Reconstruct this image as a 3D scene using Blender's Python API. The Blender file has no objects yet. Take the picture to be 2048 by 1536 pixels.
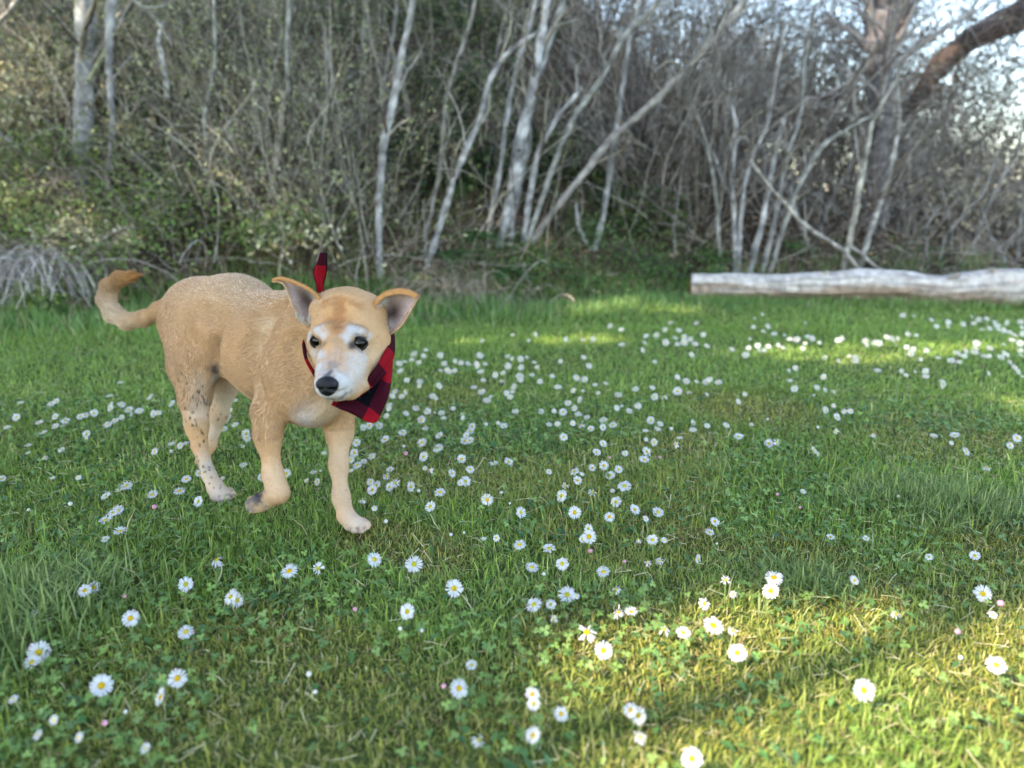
import bpy, math
import numpy as np
from mathutils import Vector, Matrix

# ------------------------------------------------------------------ camera, sky, sun
F, CX, CY, CAMH, PITCH = 1500.0, 1024.0, 768.0, 0.65, math.radians(13.8)
sc = bpy.context.scene
cam_d = bpy.data.cameras.new('camera'); cam = bpy.data.objects.new('camera', cam_d)
sc.collection.objects.link(cam); sc.camera = cam
cam_d.sensor_width = 36.0; cam_d.lens = 36.0 * F / 2048.0
cam.location = (0, 0, CAMH); cam.rotation_euler = (math.pi / 2 - PITCH, 0, 0)
cam_d.clip_start = 0.05; cam_d.clip_end = 3000
cam_d.dof.use_dof = True; cam_d.dof.focus_distance = 1.50; cam_d.dof.aperture_fstop = 2.3
SUN = Vector((-0.62, -0.42, 0.66)).normalized()
world = bpy.data.worlds.new('World'); sc.world = world; world.use_nodes = True
wn = world.node_tree.nodes; wl = world.node_tree.links
sky = wn.new('ShaderNodeTexSky'); sky.sky_type = 'NISHITA'; sky.sun_disc = False
sky.sun_elevation = math.asin(SUN.z); sky.sun_rotation = math.atan2(SUN.x, SUN.y)
sky.air_density = 1.0; sky.dust_density = 0.4; sky.ozone_density = 0.8
wn['Background'].inputs['Strength'].default_value = 0.15
wl.new(sky.outputs[0], wn['Background'].inputs['Color'])
sun_d = bpy.data.lights.new('sun', 'SUN'); sun = bpy.data.objects.new('sun', sun_d)
sc.collection.objects.link(sun); sun_d.energy = 2.0; sun_d.angle = math.radians(0.5)
sun_d.color = (1.0, 0.93, 0.80); sun.location = (-4, -4, 8)
sun.rotation_euler = SUN.to_track_quat('Z', 'Y').to_euler()
sc.view_settings.view_transform = 'Standard'; sc.view_settings.look = 'None'
sc.view_settings.gamma = 1.0; sc.view_settings.exposure = 3.0
sc.view_settings.use_white_balance = True; sc.view_settings.white_balance_temperature = 7300; sc.view_settings.white_balance_tint = 10
sc.cycles.max_bounces = 6; sc.cycles.use_denoising = True

rng = np.random.default_rng(7)
U = rng.uniform
cp, sp = math.cos(PITCH), math.sin(PITCH)

# ------------------------------------------------------------------ measuring helpers
def ray(px, py):
    u = (px - CX) / F; v = (py - CY) / F
    return np.array([u, cp - v * sp, -sp - v * cp])
def P(px, py, Y):
    d = ray(px, py); return np.array([0, 0, CAMH]) + d * (Y / d[1])
def mpp(py, Y):
    return Y / (cp - (py - CY) / F * sp) / F
def G(px, py, z=0.0):
    d = ray(px, py); return np.array([0, 0, CAMH]) + d * ((z - CAMH) / d[2])
def sstep(x, a, b):
    t = np.clip((x - a) / (b - a), 0, 1); return t * t * (3 - 2 * t)
def wav(x, y, s, seed=0.0):
    return (np.sin(x * s + 1.3 + seed + 1.7 * np.sin(y * s * .73 + seed)) + np.sin(y * s * 1.13 + 4.1 + seed * 2 + 1.3 * np.sin(x * s * .61 + 2.2)) + np.sin((x + y) * s * .71 + seed * 3 + np.sin((x - y) * s * 1.3))) / 3
EX = [-14, -3.2, -1.2, 0.0, 1.0, 3.0, 6.0, 14]; EY = [4.0, 4.15, 4.3, 4.65, 5.1, 5.25, 5.2, 5.2]
TX = [-14, -0.5, 0.8, 1.9, 2.7, 3.5, 4.3, 5.5, 9, 14]; TH = [3.4, 3.3, 2.9, 2.0, 1.2, .85, .6, .35, .2, .1]
def terrain(x, y):
    x = np.asarray(x, float); y = np.asarray(y, float)
    t = np.clip((y - np.interp(x, EX, EY)) / 4.4, 0, None)
    h = np.interp(x, TX, TH) * np.minimum(t, 1.0) ** 0.85 * (1.0 - 0.0 * t)
    h = h * (1 - sstep(y, 16, 40)) 
    h = h + np.minimum(t * 6, 1) * (0.07 * wav(x, y, 2.3) + 0.035 * wav(x, y, 6.1, 2.0)) * (y < 30)
    return h + 0.006 * wav(x, y, 3.1, 5) * (y < 30)
def hit(px, py):
    d = ray(px, py); o = np.array([0, 0, CAMH]); t = 1.0
    while t < 14:
        p = o + d * t
        if p[2] < terrain(p[0], p[1]): return p
        t += 0.03
    return o + d * 7

# ------------------------------------------------------------------ object helpers
def link(name, data, parent=None, mat=None, label=None, cat=None, group=None, kind=None):
    o = bpy.data.objects.new(name, data); sc.collection.objects.link(o)
    if parent: o.parent = parent
    if mat: data.materials.append(mat)
    tag(o, label, cat, group, kind); return o
def tag(o, label=None, cat=None, group=None, kind=None):
    if label: o['label'] = label
    if cat: o['category'] = cat
    if group: o['group'] = group
    if kind: o['kind'] = kind
def thing(name, label, cat, loc=(0, 0, 0), group=None):
    o = bpy.data.objects.new(name, None); o.empty_display_size = 0.05; sc.collection.objects.link(o)
    o.location = loc; tag(o, label, cat, group); return o
class MB:
    def __init__(s): s.v = []; s.f = []; s.c = []; s.n = 0
    def add(s, v, f, c):
        v = np.asarray(v, float).reshape(-1, 3); f = np.asarray(f, int)
        c = np.asarray(c, float)
        if c.ndim == 1: c = np.broadcast_to(c, (len(v), 3))
        s.v.append(v); s.f.append(f + s.n); s.c.append(c); s.n += len(v); return s
    def build(s, name, mat=None, parent=None, smooth=True, off=(0, 0, 0), **kw):
        me = mesh_np(name, np.concatenate(s.v) - np.asarray(off), s.f, np.concatenate(s.c), smooth)
        return link(name, me, parent, mat, **kw)
def mesh_np(name, v, flist, col=None, smooth=True):
    me = bpy.data.meshes.new(name)
    if isinstance(flist, np.ndarray): flist = [flist]
    loops = np.concatenate([f.ravel() for f in flist]); sizes = np.concatenate([np.full(len(f), f.shape[1]) for f in flist])
    me.vertices.add(len(v)); me.vertices.foreach_set('co', np.ascontiguousarray(v, np.float32).ravel())
    me.loops.add(len(loops)); me.loops.foreach_set('vertex_index', loops.astype(np.int32))
    me.polygons.add(len(sizes)); st = np.concatenate([[0], np.cumsum(sizes)[:-1]])
    me.polygons.foreach_set('loop_start', st.astype(np.int32))
    me.polygons.foreach_set('use_smooth', np.full(len(sizes), smooth))
    me.update(calc_edges=True)
    if col is not None:
        a = me.attributes.new('col', 'FLOAT_COLOR', 'POINT')
        a.data.foreach_set('color', np.concatenate([np.clip(col, 0, 1), np.ones((len(v), 1))], 1).astype(np.float32).ravel())
    return me
def tubes(Pn, R, sides=4, cap=False):
    """Pn (N,K,3), R (N,K) -> verts, quads"""
    Pn = np.asarray(Pn, float); R = np.asarray(R, float); N, K, _ = Pn.shape
    T = np.gradient(Pn, axis=1); T /= np.linalg.norm(T, axis=2, keepdims=True) + 1e-9
    ref = np.where(np.abs(T[:, :1, 2:3]) > .8, np.array([1., 0, 0]), np.array([0, 0, 1.]))
    A = np.cross(T, np.broadcast_to(ref, T.shape)); A /= np.linalg.norm(A, axis=2, keepdims=True) + 1e-9
    B = np.cross(T, A); th = np.arange(sides) / sides * 2 * math.pi
    V = Pn[:, :, None] + R[:, :, None, None] * (np.cos(th)[:, None] * A[:, :, None] + np.sin(th)[:, None] * B[:, :, None])
    b = (np.arange(N) * K * sides)[:, None, None]; k = (np.arange(K - 1) * sides)[None, :, None]
    i = np.arange(sides)[None, None]; j = (i + 1) % sides
    q = np.stack([b + k + i, b + k + j, b + k + sides + j, b + k + sides + i], -1).reshape(-1, 4)
    return V.reshape(-1, 3), q
def per_ring(c, K, sides):
    return np.repeat(np.asarray(c, float), K * sides, axis=0)
def unit(a): return a / (np.linalg.norm(a, axis=-1, keepdims=True) + 1e-9)
def leaves(pos, dirv, nrm, L, W, col, fold=.12):
    """kite leaves: 4 verts, 2 tris each"""
    d = unit(dirv); s = unit(np.cross(d, nrm)); n = unit(np.cross(s, d))
    L = np.asarray(L).reshape(-1, 1) * np.ones((len(pos), 1)); W = np.asarray(W).reshape(-1, 1) * np.ones((len(pos), 1))
    V = np.stack([pos, pos + d * L * .5 + s * W * .5 + n * L * fold, pos + d * L, pos + d * L * .5 - s * W * .5 + n * L * fold], 1)
    i = np.arange(len(pos))[:, None] * 4
    f = np.concatenate([i + [0, 1, 2], i + [0, 2, 3]], 0)
    return V.reshape(-1, 3), f, np.repeat(col, 4, axis=0)
def rdir(n): return unit(rng.normal(size=(n, 3)))
def vary(base, n, amt=.2, hue=.06):
    c = np.tile(np.asarray(base, float), (n, 1)) * U(1 - amt, 1 + amt, (n, 1)); return np.clip(c * U(1 - hue, 1 + hue, (n, 3)), 0.003, 1)
def mixc(cols, n, w=None, amt=.2):
    k = rng.choice(len(cols), n, p=w); return np.clip(np.asarray(cols, float)[k] * U(1 - amt, 1 + amt, (n, 1)), 0.003, 1)

# ------------------------------------------------------------------ materials
def mat(name, rough=.6, spec=.3, transl=0.0, bump=0.0, bscale=60, tint=None, vari=0.0, vscale=20, coat=0):
    m = bpy.data.materials.new(name); m.use_nodes = True; nt = m.node_tree; b = nt.nodes['Principled BSDF']
    b.inputs['Roughness'].default_value = rough; b.inputs['Specular IOR Level'].default_value = spec
    b.inputs['Coat Weight'].default_value = coat
    if tint is None:
        a = nt.nodes.new('ShaderNodeAttribute'); a.attribute_name = 'col'; src = a.outputs['Color']
    else:
        a = nt.nodes.new('ShaderNodeRGB'); a.outputs[0].default_value = (*tint, 1); src = a.outputs[0]
    tc = nt.nodes.new('ShaderNodeTexCoord')
    if vari:
        nz = nt.nodes.new('ShaderNodeTexNoise'); nz.inputs['Scale'].default_value = vscale; nz.inputs['Detail'].default_value = 8
        nt.links.new(tc.outputs['Object'], nz.inputs['Vector'])
        mr = nt.nodes.new('ShaderNodeMapRange'); mr.inputs['From Min'].default_value = .3; mr.inputs['From Max'].default_value = .7
        mr.inputs['To Min'].default_value = 1 - vari; mr.inputs['To Max'].default_value = 1 + vari
        nt.links.new(nz.outputs['Fac'], mr.inputs['Value'])
        vm = nt.nodes.new('ShaderNodeVectorMath'); vm.operation = 'SCALE'
        nt.links.new(src, vm.inputs[0]); nt.links.new(mr.outputs[0], vm.inputs['Scale']); src = vm.outputs[0]
    nt.links.new(src, b.inputs['Base Color'])
    if bump:
        nb = nt.nodes.new('ShaderNodeTexNoise'); nb.inputs['Scale'].default_value = bscale; nb.inputs['Detail'].default_value = 6
        nt.links.new(tc.outputs['Object'], nb.inputs['Vector'])
        bp = nt.nodes.new('ShaderNodeBump'); bp.inputs['Strength'].default_value = bump; bp.inputs['Distance'].default_value = .01
        nt.links.new(nb.outputs['Fac'], bp.inputs['Height']); nt.links.new(bp.outputs[0], b.inputs['Normal'])
    if transl:
        t = nt.nodes.new('ShaderNodeBsdfTranslucent'); nt.links.new(src, t.inputs['Color'])
        mx = nt.nodes.new('ShaderNodeMixShader'); mx.inputs[0].default_value = transl
        nt.links.new(b.outputs[0], mx.inputs[1]); nt.links.new(t.outputs[0], mx.inputs[2])
        nt.links.new(mx.outputs[0], nt.nodes['Material Output'].inputs['Surface'])
    return m
M_grass = mat('grass_blade', .5, .35, .42)
M_leaf = mat('leaf', .5, .35, .3)
M_twig = mat('twig_bark', .85, .15, 0, .3, 90, vari=.35, vscale=25)
M_trunk = mat('trunk_bark', .85, .15, 0, .8, 60, vari=.45, vscale=14)
M_soil = mat('bank_soil', .95, .1, 0, .8, 30, vari=.4, vscale=9)
M_dry = mat('dry_leaf', .8, .15, .15)
M_petal = mat('petal', .6, .25, .3)
M_disc = mat('daisy_disc', .8, .15, 0, .8, 900)
M_stem = mat('daisy_stem', .5, .3, .2)

# ------------------------------------------------------------------ ground: one sheet, lawn + bank
def axis(lo, hi, step, far):
    a = np.arange(lo, hi + 1e-6, step); g = []; s = step; x = a[-1]
    while x < far: s *= 1.35; x += s; g.append(x)
    h = []; s = step; x = a[0]
    while x > -far: s *= 1.35; x -= s; h.append(x)
    return np.array(h[::-1] + list(a) + g)
gx = axis(-9, 9, .09, 1500); gy = axis(-1, 14, .09, 1500)
XX, YY = np.meshgrid(gx, gy, indexing='ij'); ZZ = terrain(XX, YY)
e = np.interp(XX, EX, EY)
bankw = sstep(YY - e + .12 * wav(XX, YY, 5), -.15, .25)[..., None] * (YY < 40)[..., None]
n1 = wav(XX, YY, 1.9, 1)[..., None] * .5 + .5; n2 = wav(XX, YY, 7, 3)[..., None] * .5 + .5
lawnc = np.array([.045, .07, .018]) * (1 - n1) + np.array([.07, .09, .025]) * n1
bankc = np.array([.03, .021, .014]) * (1 - n2) + np.array([.07, .05, .034]) * n2
cc = lawnc * (1 - bankw) + bankc * bankw
nx, ny = XX.shape; ii = np.arange(nx - 1)[:, None] * ny + np.arange(ny - 1)[None]
q = np.stack([ii, ii + ny, ii + ny + 1, ii + 1], -1).reshape(-1, 4)
mb = MB(); mb.add(np.stack([XX, YY, ZZ], -1), q, cc.reshape(-1, 3)); mb.build('ground', M_soil, kind='structure')

# ------------------------------------------------------------------ lawn grass
SP = [(0.10, 1.75, .22), (1.0, .95, .18)]
def blades(x, y, L, W, col, lean=1.0, zoff=0.0):
    n = len(x); base = np.stack([x, y, terrain(x, y) - .002 + zoff], 1)
    az = U(0, 2 * math.pi, n); ln = np.clip(rng.normal(.75, .45, n) * lean, .05, 1.7)
    d = np.stack([np.cos(az), np.sin(az)], 1); s = np.stack([-d[:, 1], d[:, 0], 0 * az], 1)
    tw = U(-.8, .8, n)[:, None]; s = s * np.cos(tw) + np.concatenate([d, 0 * d[:, :1]], 1) * np.sin(tw)
    def pt(t):
        h = L * (t - .35 * t * t * np.minimum(ln, 1.2)); o = L * ln * (.25 * t + .6 * t * t)
        return base + np.concatenate([d * o[:, None], h[:, None]], 1)
    m = pt(.55); tip = pt(1.0); w = W[:, None] * .5
    V = np.stack([base - s * w * .8, base + s * w * .8, m + s * w, m - s * w, tip], 1).reshape(-1, 3)
    i = np.arange(n)[:, None] * 5
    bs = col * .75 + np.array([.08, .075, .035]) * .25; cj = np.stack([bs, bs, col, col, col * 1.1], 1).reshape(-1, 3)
    return V, np.concatenate([i + [0, 1, 2], i + [0, 2, 3], i + [3, 2, 4]], 0), cj
def lawn_pts(n, y0, y1, m=.35):
    y = y0 + (y1 - y0) * rng.random(n * 2); x = U(-1, 1, n * 2) * (.72 * y1 + m)
    ok = np.abs(x) < .72 * y + m; return x[ok][:n], y[ok][:n]
MOSS = [(-.35, .80, .35), (-.05, .72, .30), (.25, .95, .28), (.85, .9, .4), (.33, 1.35, .10), (.45, 1.95, .14), (.75, 2.3, .25), (.1, 1.03, .12), (.55, 1.15, .2), (1.0, 1.25, .25), (-.2, 1.3, .12)]
def mossw(x, y):
    w = .7 * sstep(wav(x, y, 4.3, 7) + .4 * wav(x, y, 11, 3), .05, .6)
    for a, b, r in MOSS: w = np.maximum(w, 1 - sstep(np.hypot(x - a, (y - b)) + .08 * wav(x, y, 14, 2), r * .45, r * 1.15))
    return w
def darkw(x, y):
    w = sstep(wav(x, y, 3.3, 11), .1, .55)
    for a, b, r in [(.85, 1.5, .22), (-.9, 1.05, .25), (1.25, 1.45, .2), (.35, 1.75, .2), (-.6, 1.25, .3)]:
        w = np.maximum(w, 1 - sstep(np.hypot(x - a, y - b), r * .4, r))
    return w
def grasscol(x, y):
    n = len(x); mw = mossw(x, y)[:, None]; dk = darkw(x, y)[:, None]
    base = mixc([(.22, .33, .05), (.17, .27, .045), (.30, .39, .075), (.12, .20, .04), (.40, .43, .14)], n, [.3, .25, .2, .15, .1], amt=.3)
    ms = mixc([(.31, .30, .05), (.25, .27, .045), (.38, .33, .10), (.16, .20, .04)], n, amt=.3)
    dkc = mixc([(.14, .22, .035), (.18, .26, .04), (.12, .19, .03)], n, amt=.25)
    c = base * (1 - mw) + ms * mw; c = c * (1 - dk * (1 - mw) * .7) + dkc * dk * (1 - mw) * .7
    farw = sstep(y, 2.2, 3.4)[:, None]; c = c * (1 - farw) + farw * mixc([(.22, .33, .06), (.18, .29, .055), (.26, .36, .08)], n, amt=.2)
    dry = rng.random(n) < (.035 + .07 * mw[:, 0]); c[dry] = mixc([(.42, .35, .16), (.30, .25, .10), (.50, .45, .25), (.22, .13, .06)], dry.sum(), amt=.2)
    return c
g = MB()
for n, y0, y1, l0, l1, w in [(46000, .5, 1.05, .016, .044, .0020), (84000, 1.0, 1.75, .015, .042, .0019), (66000, 1.7, 2.6, .016, .040, .0025), (72000, 2.5, 3.9, .018, .044, .0034), (44000, 3.7, 5.1, .02, .05, .0048)]:
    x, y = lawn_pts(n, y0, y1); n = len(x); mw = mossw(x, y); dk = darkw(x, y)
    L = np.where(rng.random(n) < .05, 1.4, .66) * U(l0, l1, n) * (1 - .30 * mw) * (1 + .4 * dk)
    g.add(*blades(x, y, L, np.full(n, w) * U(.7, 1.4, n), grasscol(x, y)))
# taller fringe where the mower stops
n = 42000; x = U(-4.6, 4.9, n); y = np.interp(x, EX, EY) - np.abs(rng.normal(0, .32, n)) + .12
y = np.where(y < 3.2, 3.3 + U(0, .6, n), y)
tall = np.where(x < 0, 1.0, .62) * (.7 + .6 * (wav(x, y, 6, 9) * .5 + .5))
c = mixc([(.14, .26, .07), (.19, .31, .09), (.10, .20, .06), (.38, .37, .18)], n, [.4, .3, .2, .1])
g.add(*blades(x, y, U(.04, .15, n) * tall, U(.003, .006, n), c, .7))
n = 5000; x = U(1.1, 4.9, n); y = 4.98 - (x - 1.185) * .174 - U(.08, .24, n); k = rng.random(n) < .35 + .65 * sstep(wav(x, y, 7, 2), -.2, .5); x = x[k]; y = y[k]; n = len(x)
g.add(*blades(x, y, U(.03, .10, n), U(.003, .005, n), mixc([(.14, .25, .06), (.19, .30, .08), (.34, .33, .16)], n, [.45, .4, .15]), .6))
n = 16000; x = U(-5, 5.2, n); y = np.interp(x, EX, EY) + U(-.1, .7, n) ** 1.0; k = rng.random(n) < sstep(wav(x, y, 5, 15) + .6 * wav(x, y, 13, 6), -.1, .5); x = x[k]; y = y[k]; n = len(x)
g.add(*blades(x, y, U(.04, .17, n), U(.003, .006, n), mixc([(.12, .22, .06), (.17, .27, .08), (.34, .29, .17), (.26, .2, .12)], n, [.35, .2, .3, .15]), .9))
for (a_, b_), r_ in [((700, 1050), .035), ((725, 1070), .03), ((740, 1062), .02), ((445, 1005), .03), ((465, 1008), .025), ((430, 1000), .02), ((410, 935), .025)]:
    c_ = G(a_, b_); k = 130; x = c_[0] + rng.normal(0, r_ * .6, k); y = c_[1] + rng.normal(0, r_ * .5, k); g.add(*blades(x, y, U(.012, .034, k), U(.0014, .0024, k), grasscol(x, y), .8))
# a coarse tuft at the left front edge and one mid right
for tx, ty, r, n, l in [(-.83, .98, .16, 1500, .09), (-.75, 1.12, .12, 700, .07), (.93, 1.52, .16, 2200, .06), (1.15, 1.43, .12, 900, .06), (.5, 1.18, .10, 600, .05), (-.48, .62, .06, 200, .05)]:
    x = tx + rng.normal(0, r * .5, n); y = ty + rng.normal(0, r * .4, n)
    g.add(*blades(x, y, U(.5, 1.1, n) * l, U(.0018, .0035, n), mixc([(.11, .17, .045), (.15, .22, .055), (.26, .31, .11)], n), 1.1))
g.build('grass', M_grass, smooth=True, kind='stuff', label='short green lawn grass with mossy yellow patches', cat='grass')

# moss: fine short fuzz
n = 60000; x, y = lawn_pts(n, .5, 2.6); k = rng.random(len(x)) < mossw(x, y) ** 1.2; x = x[k]; y = y[k]; n = len(x)
m = MB(); m.add(*blades(x, y, U(.006, .013, n), U(.0012, .0025, n), mixc([(.24, .25, .03), (.18, .22, .03), (.16, .14, .04), (.28, .27, .06)], n), .8))
m.build('moss', M_grass, kind='stuff', label='yellow green moss growing low between the lawn grass', cat='moss')

# clover: three rounded leaflets on a short stalk
def clover(n, y0, y1, s0, s1):
    x, y = lawn_pts(n * 3, y0, y1); w = sstep(wav(x, y, 5.1, 21) + .5 * wav(x, y, 13, 4), -.25, .5) * (1 - .8 * mossw(x, y)); w = np.maximum(w, .08)
    for a, b, r in [(.62, 1.42, .16), (-.45, 1.12, .3), (-.62, .85, .3), (.12, 1.02, .2), (.0, .85, .12), (.75, .78, .2)]:
        w = np.maximum(w, .9 * (1 - sstep(np.hypot(x - a, y - b), r * .5, r)))
    k = rng.random(len(x)) < w * .5; x = x[k][:n]; y = y[k][:n]; n = len(x)
    r = U(s0, s1, n); c0 = np.stack([x, y, terrain(x, y) + U(.012, .030, n)], 1)
    N = unit(np.stack([rng.normal(0, .35, n), rng.normal(-.15, .35, n), np.ones(n)], 1)); a0 = U(0, 6.28, n)
    Xa = unit(np.cross(N, np.stack([np.cos(a0), np.sin(a0), 0 * a0], 1))); Ya = np.cross(N, Xa)
    col = mixc([(.085, .15, .03), (.12, .195, .04), (.16, .24, .06), (.085, .15, .04)], n, amt=.25)
    V = []; Fc = []; C = []
    prof = [(0, 0), (.45, -.42), (.9, -.42), (1.05, 0), (.9, .42), (.45, .42)]
    for k3 in range(3):
        a = k3 * 2.094; d = Xa * math.cos(a) + Ya * math.sin(a); s = np.cross(N, d)
        pts = np.stack([c0 + (d * u + s * v) * r[:, None] + N * (abs(v) * .35 * r)[:, None] for u, v in prof], 1)
        V.append(pts)
    V = np.stack(V, 1).reshape(-1, 3); i = np.arange(n * 3)[:, None] * 6
    f = np.concatenate([i + [0, 1, 2, 3], i + [0, 3, 4, 5]], 0)
    cj = np.repeat(col, 18, axis=0); sh = np.tile([1.5, 1.0, .9, 1.1, .9, 1.0], n * 3)[:, None]
    return V, f, cj * sh
m = MB(); m.add(*clover(2300, .5, 1.15, .0045, .0085)); m.add(*clover(4800, 1.1, 2.1, .0045, .0085)); m.add(*clover(3500, 2.0, 3.4, .005, .009))
m.build('clover', M_leaf, kind='stuff', label='low clover leaves growing through the lawn', cat='clover')
# spoon shaped rosette leaves of the daisies and other small herbs
n = 9000; x, y = lawn_pts(n, .5, 2.4); n = len(x); w = rng.random(n) < sstep(wav(x, y, 6.5, 31), -.1, .6) + .1; x = x[w]; y = y[w]; n = len(x)
az = U(0, 6.28, n); d = np.stack([np.cos(az), np.sin(az), U(.1, .7, n)], 1)
m = MB(); m.add(*leaves(np.stack([x, y, terrain(x, y) + U(.004, .014, n)], 1), d, np.tile([0, 0, 1.], (n, 1)), U(.012, .026, n), U(.006, .011, n), mixc([(.06, .15, .035), (.09, .19, .05), (.05, .13, .045)], n)))
m.build('herb_leaves', M_leaf, kind='stuff', label='small spoon shaped daisy leaves lying in the lawn', cat='leaves')
# dead stalk bits and brown litter on the lawn
n = 5000; x, y = lawn_pts(n, .5, 2.6); n = len(x); az = U(0, 6.28, n); l = U(.01, .035, n)
p0 = np.stack([x, y, terrain(x, y) + U(.006, .02, n)], 1); d = np.stack([np.cos(az), np.sin(az), rng.normal(0, .25, n)], 1) * l[:, None]
Pn = np.stack([p0, p0 + d * .5 + rng.normal(0, .001, (n, 3)), p0 + d], 1); v, f = tubes(Pn, np.full((n, 3), .0006), 3)
m = MB(); m.add(v, f, per_ring(mixc([(.45, .38, .2), (.3, .22, .1), (.55, .5, .3), (.16, .09, .05)], n), 3, 3))
m.build('dead_stalks', M_dry, kind='stuff', label='dry straw coloured stalks lying in the lawn', cat='straw')

# ------------------------------------------------------------------ bank cover: litter, dark understory
GRP = 'bare shrubs on the bank'
def bankpts(n, x0=-6.5, x1=6.8, d0=0, d1=3.6):
    x = U(x0, x1, n); y = np.interp(x, EX, EY) + d0 + (d1 - d0) * rng.random(n) ** 1.2; return x, y
n = 30000; x, y = bankpts(n); z = terrain(x, y) + U(0, .05, n)
m = MB(); m.add(*leaves(np.stack([x, y, z], 1), rdir(n) * [1, 1, .5], rdir(n) + [0, 0, .8], U(.02, .055, n), U(.012, .03, n), mixc([(.14, .09, .05), (.24, .16, .10), (.08, .05, .03), (.32, .24, .15), (.17, .14, .10)], n)))
m.build('leaf_litter', M_dry, kind='stuff', label='brown fallen leaves covering the bank', cat='leaf litter')
# low green ground cover and ivy on the bank
def patchleaf(name, label, cat, cents, n, size, cols, mtl=M_leaf, spread=(1, .7, .6), fwd=.1):
    m = MB()
    for (px, py, r, w) in cents:
        c = hit(px, py); k = int(n * w); s = r * mpp(py, c[1])
        p = c + rng.normal(0, 1, (k, 3)) * s * np.array(spread) * .6; p[:, 2] = np.maximum(p[:, 2], terrain(p[:, 0], p[:, 1]) + .01)
        p[:, 1] -= fwd
        m.add(*leaves(p, rdir(k) + [0, 0, .1], rdir(k) + [0, -.7, .8], U(.6, 1.3, k) * size, U(.35, .8, k) * size, mixc(cols, k, amt=.35)))
    return m.build(name, mtl, kind='stuff', label=label, cat=cat)
patchleaf('ivy', 'dark green ivy and evergreen leaves behind the bare stems', 'ivy',
          [(620, 330, 90, 1), (900, 330, 110, 1.6), (930, 200, 120, 1.2), (960, 60, 120, 1), (800, 60, 140, .8), (560, 180, 120, .8), (330, 250, 120, .7), (300, 60, 140, .7), (1080, 330, 90, .7), (1300, 330, 110, 1.1), (1260, 430, 90, .8), (1640, 420, 100, .8), (100, 150, 150, 1.0), (1830, 440, 90, .7), (450, 420, 110, .7), (650, 60, 110, .5), (380, 360, 70, .6)],
          1900, .042, [(.012, .030, .008), (.02, .045, .010), (.05, .085, .02), (.010, .022, .009), (.13, .145, .045), (.09, .11, .03)])
patchleaf('bramble_leaves', 'fresh green bramble leaves over the left bank', 'bramble leaves',
          [(130, 330, 80, 1), (250, 330, 90, .9), (60, 420, 90, .8), (300, 420, 110, 1.0), (430, 400, 90, .8), (540, 470, 70, .5), (130, 470, 80, .5), (130, 600, 40, .35), (250, 510, 60, .4), (350, 470, 80, .6), (620, 450, 70, .35), (50, 250, 80, .4)],
          950, .030, [(.13, .21, .05), (.16, .22, .06), (.22, .26, .08), (.08, .11, .04)], fwd=.3)
patchleaf('undergrowth_leaves', 'small green herbs at the foot of the bank', 'undergrowth',
          [(1060, 540, 60, 1), (1180, 470, 60, .8), (1240, 530, 70, 1.0), (1320, 545, 60, 1.0), (1420, 520, 40, .8), (960, 520, 60, .6), (1250, 450, 60, .7), (1420, 555, 30, .6), (1590, 500, 30, .4), (1870, 440, 40, .5), (1830, 520, 60, .5), (880, 600, 50, .4), (1150, 560, 60, .7), (1700, 520, 40, .3), (945, 130, 50, .5), (970, 200, 50, .5), (930, 60, 40, .3), (640, 330, 50, .3), (520, 330, 50, .3), (1090, 90, 30, .2)],
          480, .026, [(.06, .12, .03), (.09, .155, .04), (.035, .07, .02)])
patchleaf('pale_leaves', 'pale yellow withered leaves caught in the thicket', 'leaves',
          [(200, 480, 45, 1.3), (70, 240, 90, .9), (110, 180, 80, .6), (300, 270, 40, .5), (480, 300, 50, .4), (560, 400, 80, .35), (620, 480, 80, .25), (270, 490, 40, .5), (1900, 400, 90, 1.2), (1960, 460, 80, .8), (510, 200, 80, .5)],
          700, .036, [(.52, .46, .26), (.46, .36, .2), (.38, .36, .22), (.55, .5, .36)], M_dry, fwd=.25)

# ------------------------------------------------------------------ branch growing
def poly(pts, K):
    pts = np.asarray(pts, float); s = np.concatenate([[0], np.cumsum(np.linalg.norm(np.diff(pts[:, :3], axis=0), axis=1))])
    t = np.linspace(0, s[-1], K); out = np.stack([np.interp(t, s, pts[:, k]) for k in range(pts.shape[1])], 1)
    for _ in range(2): out[1:-1] = (out[:-2] + 2 * out[1:-1] + out[2:]) / 4
    return out
def twigs(roots, dirs, lens, rads, K=6, curl=.25, up=.15, sag=0.0):
    n = len(roots); p = roots.copy(); d = unit(dirs); out = [p]
    bend = rng.normal(0, curl, (n, 3))
    for k in range(K - 1):
        d = unit(d + bend * .35 + rng.normal(0, curl * .5, (n, 3)) + np.array([0, 0, up - sag * k / K]))
        p = p + d * (lens / (K - 1))[:, None]; out.append(p)
    Pn = np.stack(out, 1); R = rads[:, None] * np.linspace(1, .35, K)[None]
    return Pn, R, d
def spawn(Pn, R, m, lenf, radf=.55, spread=.8):
    """m children per strand from random points along it"""
    N, K, _ = Pn.shape; i = np.repeat(np.arange(N), m); t = U(.15, .98, len(i)) * (K - 1.001); k = t.astype(int); fr = (t - k)[:, None]
    p = Pn[i, k] * (1 - fr) + Pn[i, k + 1] * fr; d = unit(Pn[i, k + 1] - Pn[i, k]); r = R[i, k] * radf
    L = np.linalg.norm(Pn[i, -1] - Pn[i, 0], axis=1) * lenf * U(.5, 1.3, len(i))
    return p, unit(d + rdir(len(i)) * spread), L, r
GREY = [(.235, .205, .16), (.13, .105, .075), (.35, .32, .27), (.05, .038, .03)]
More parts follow.
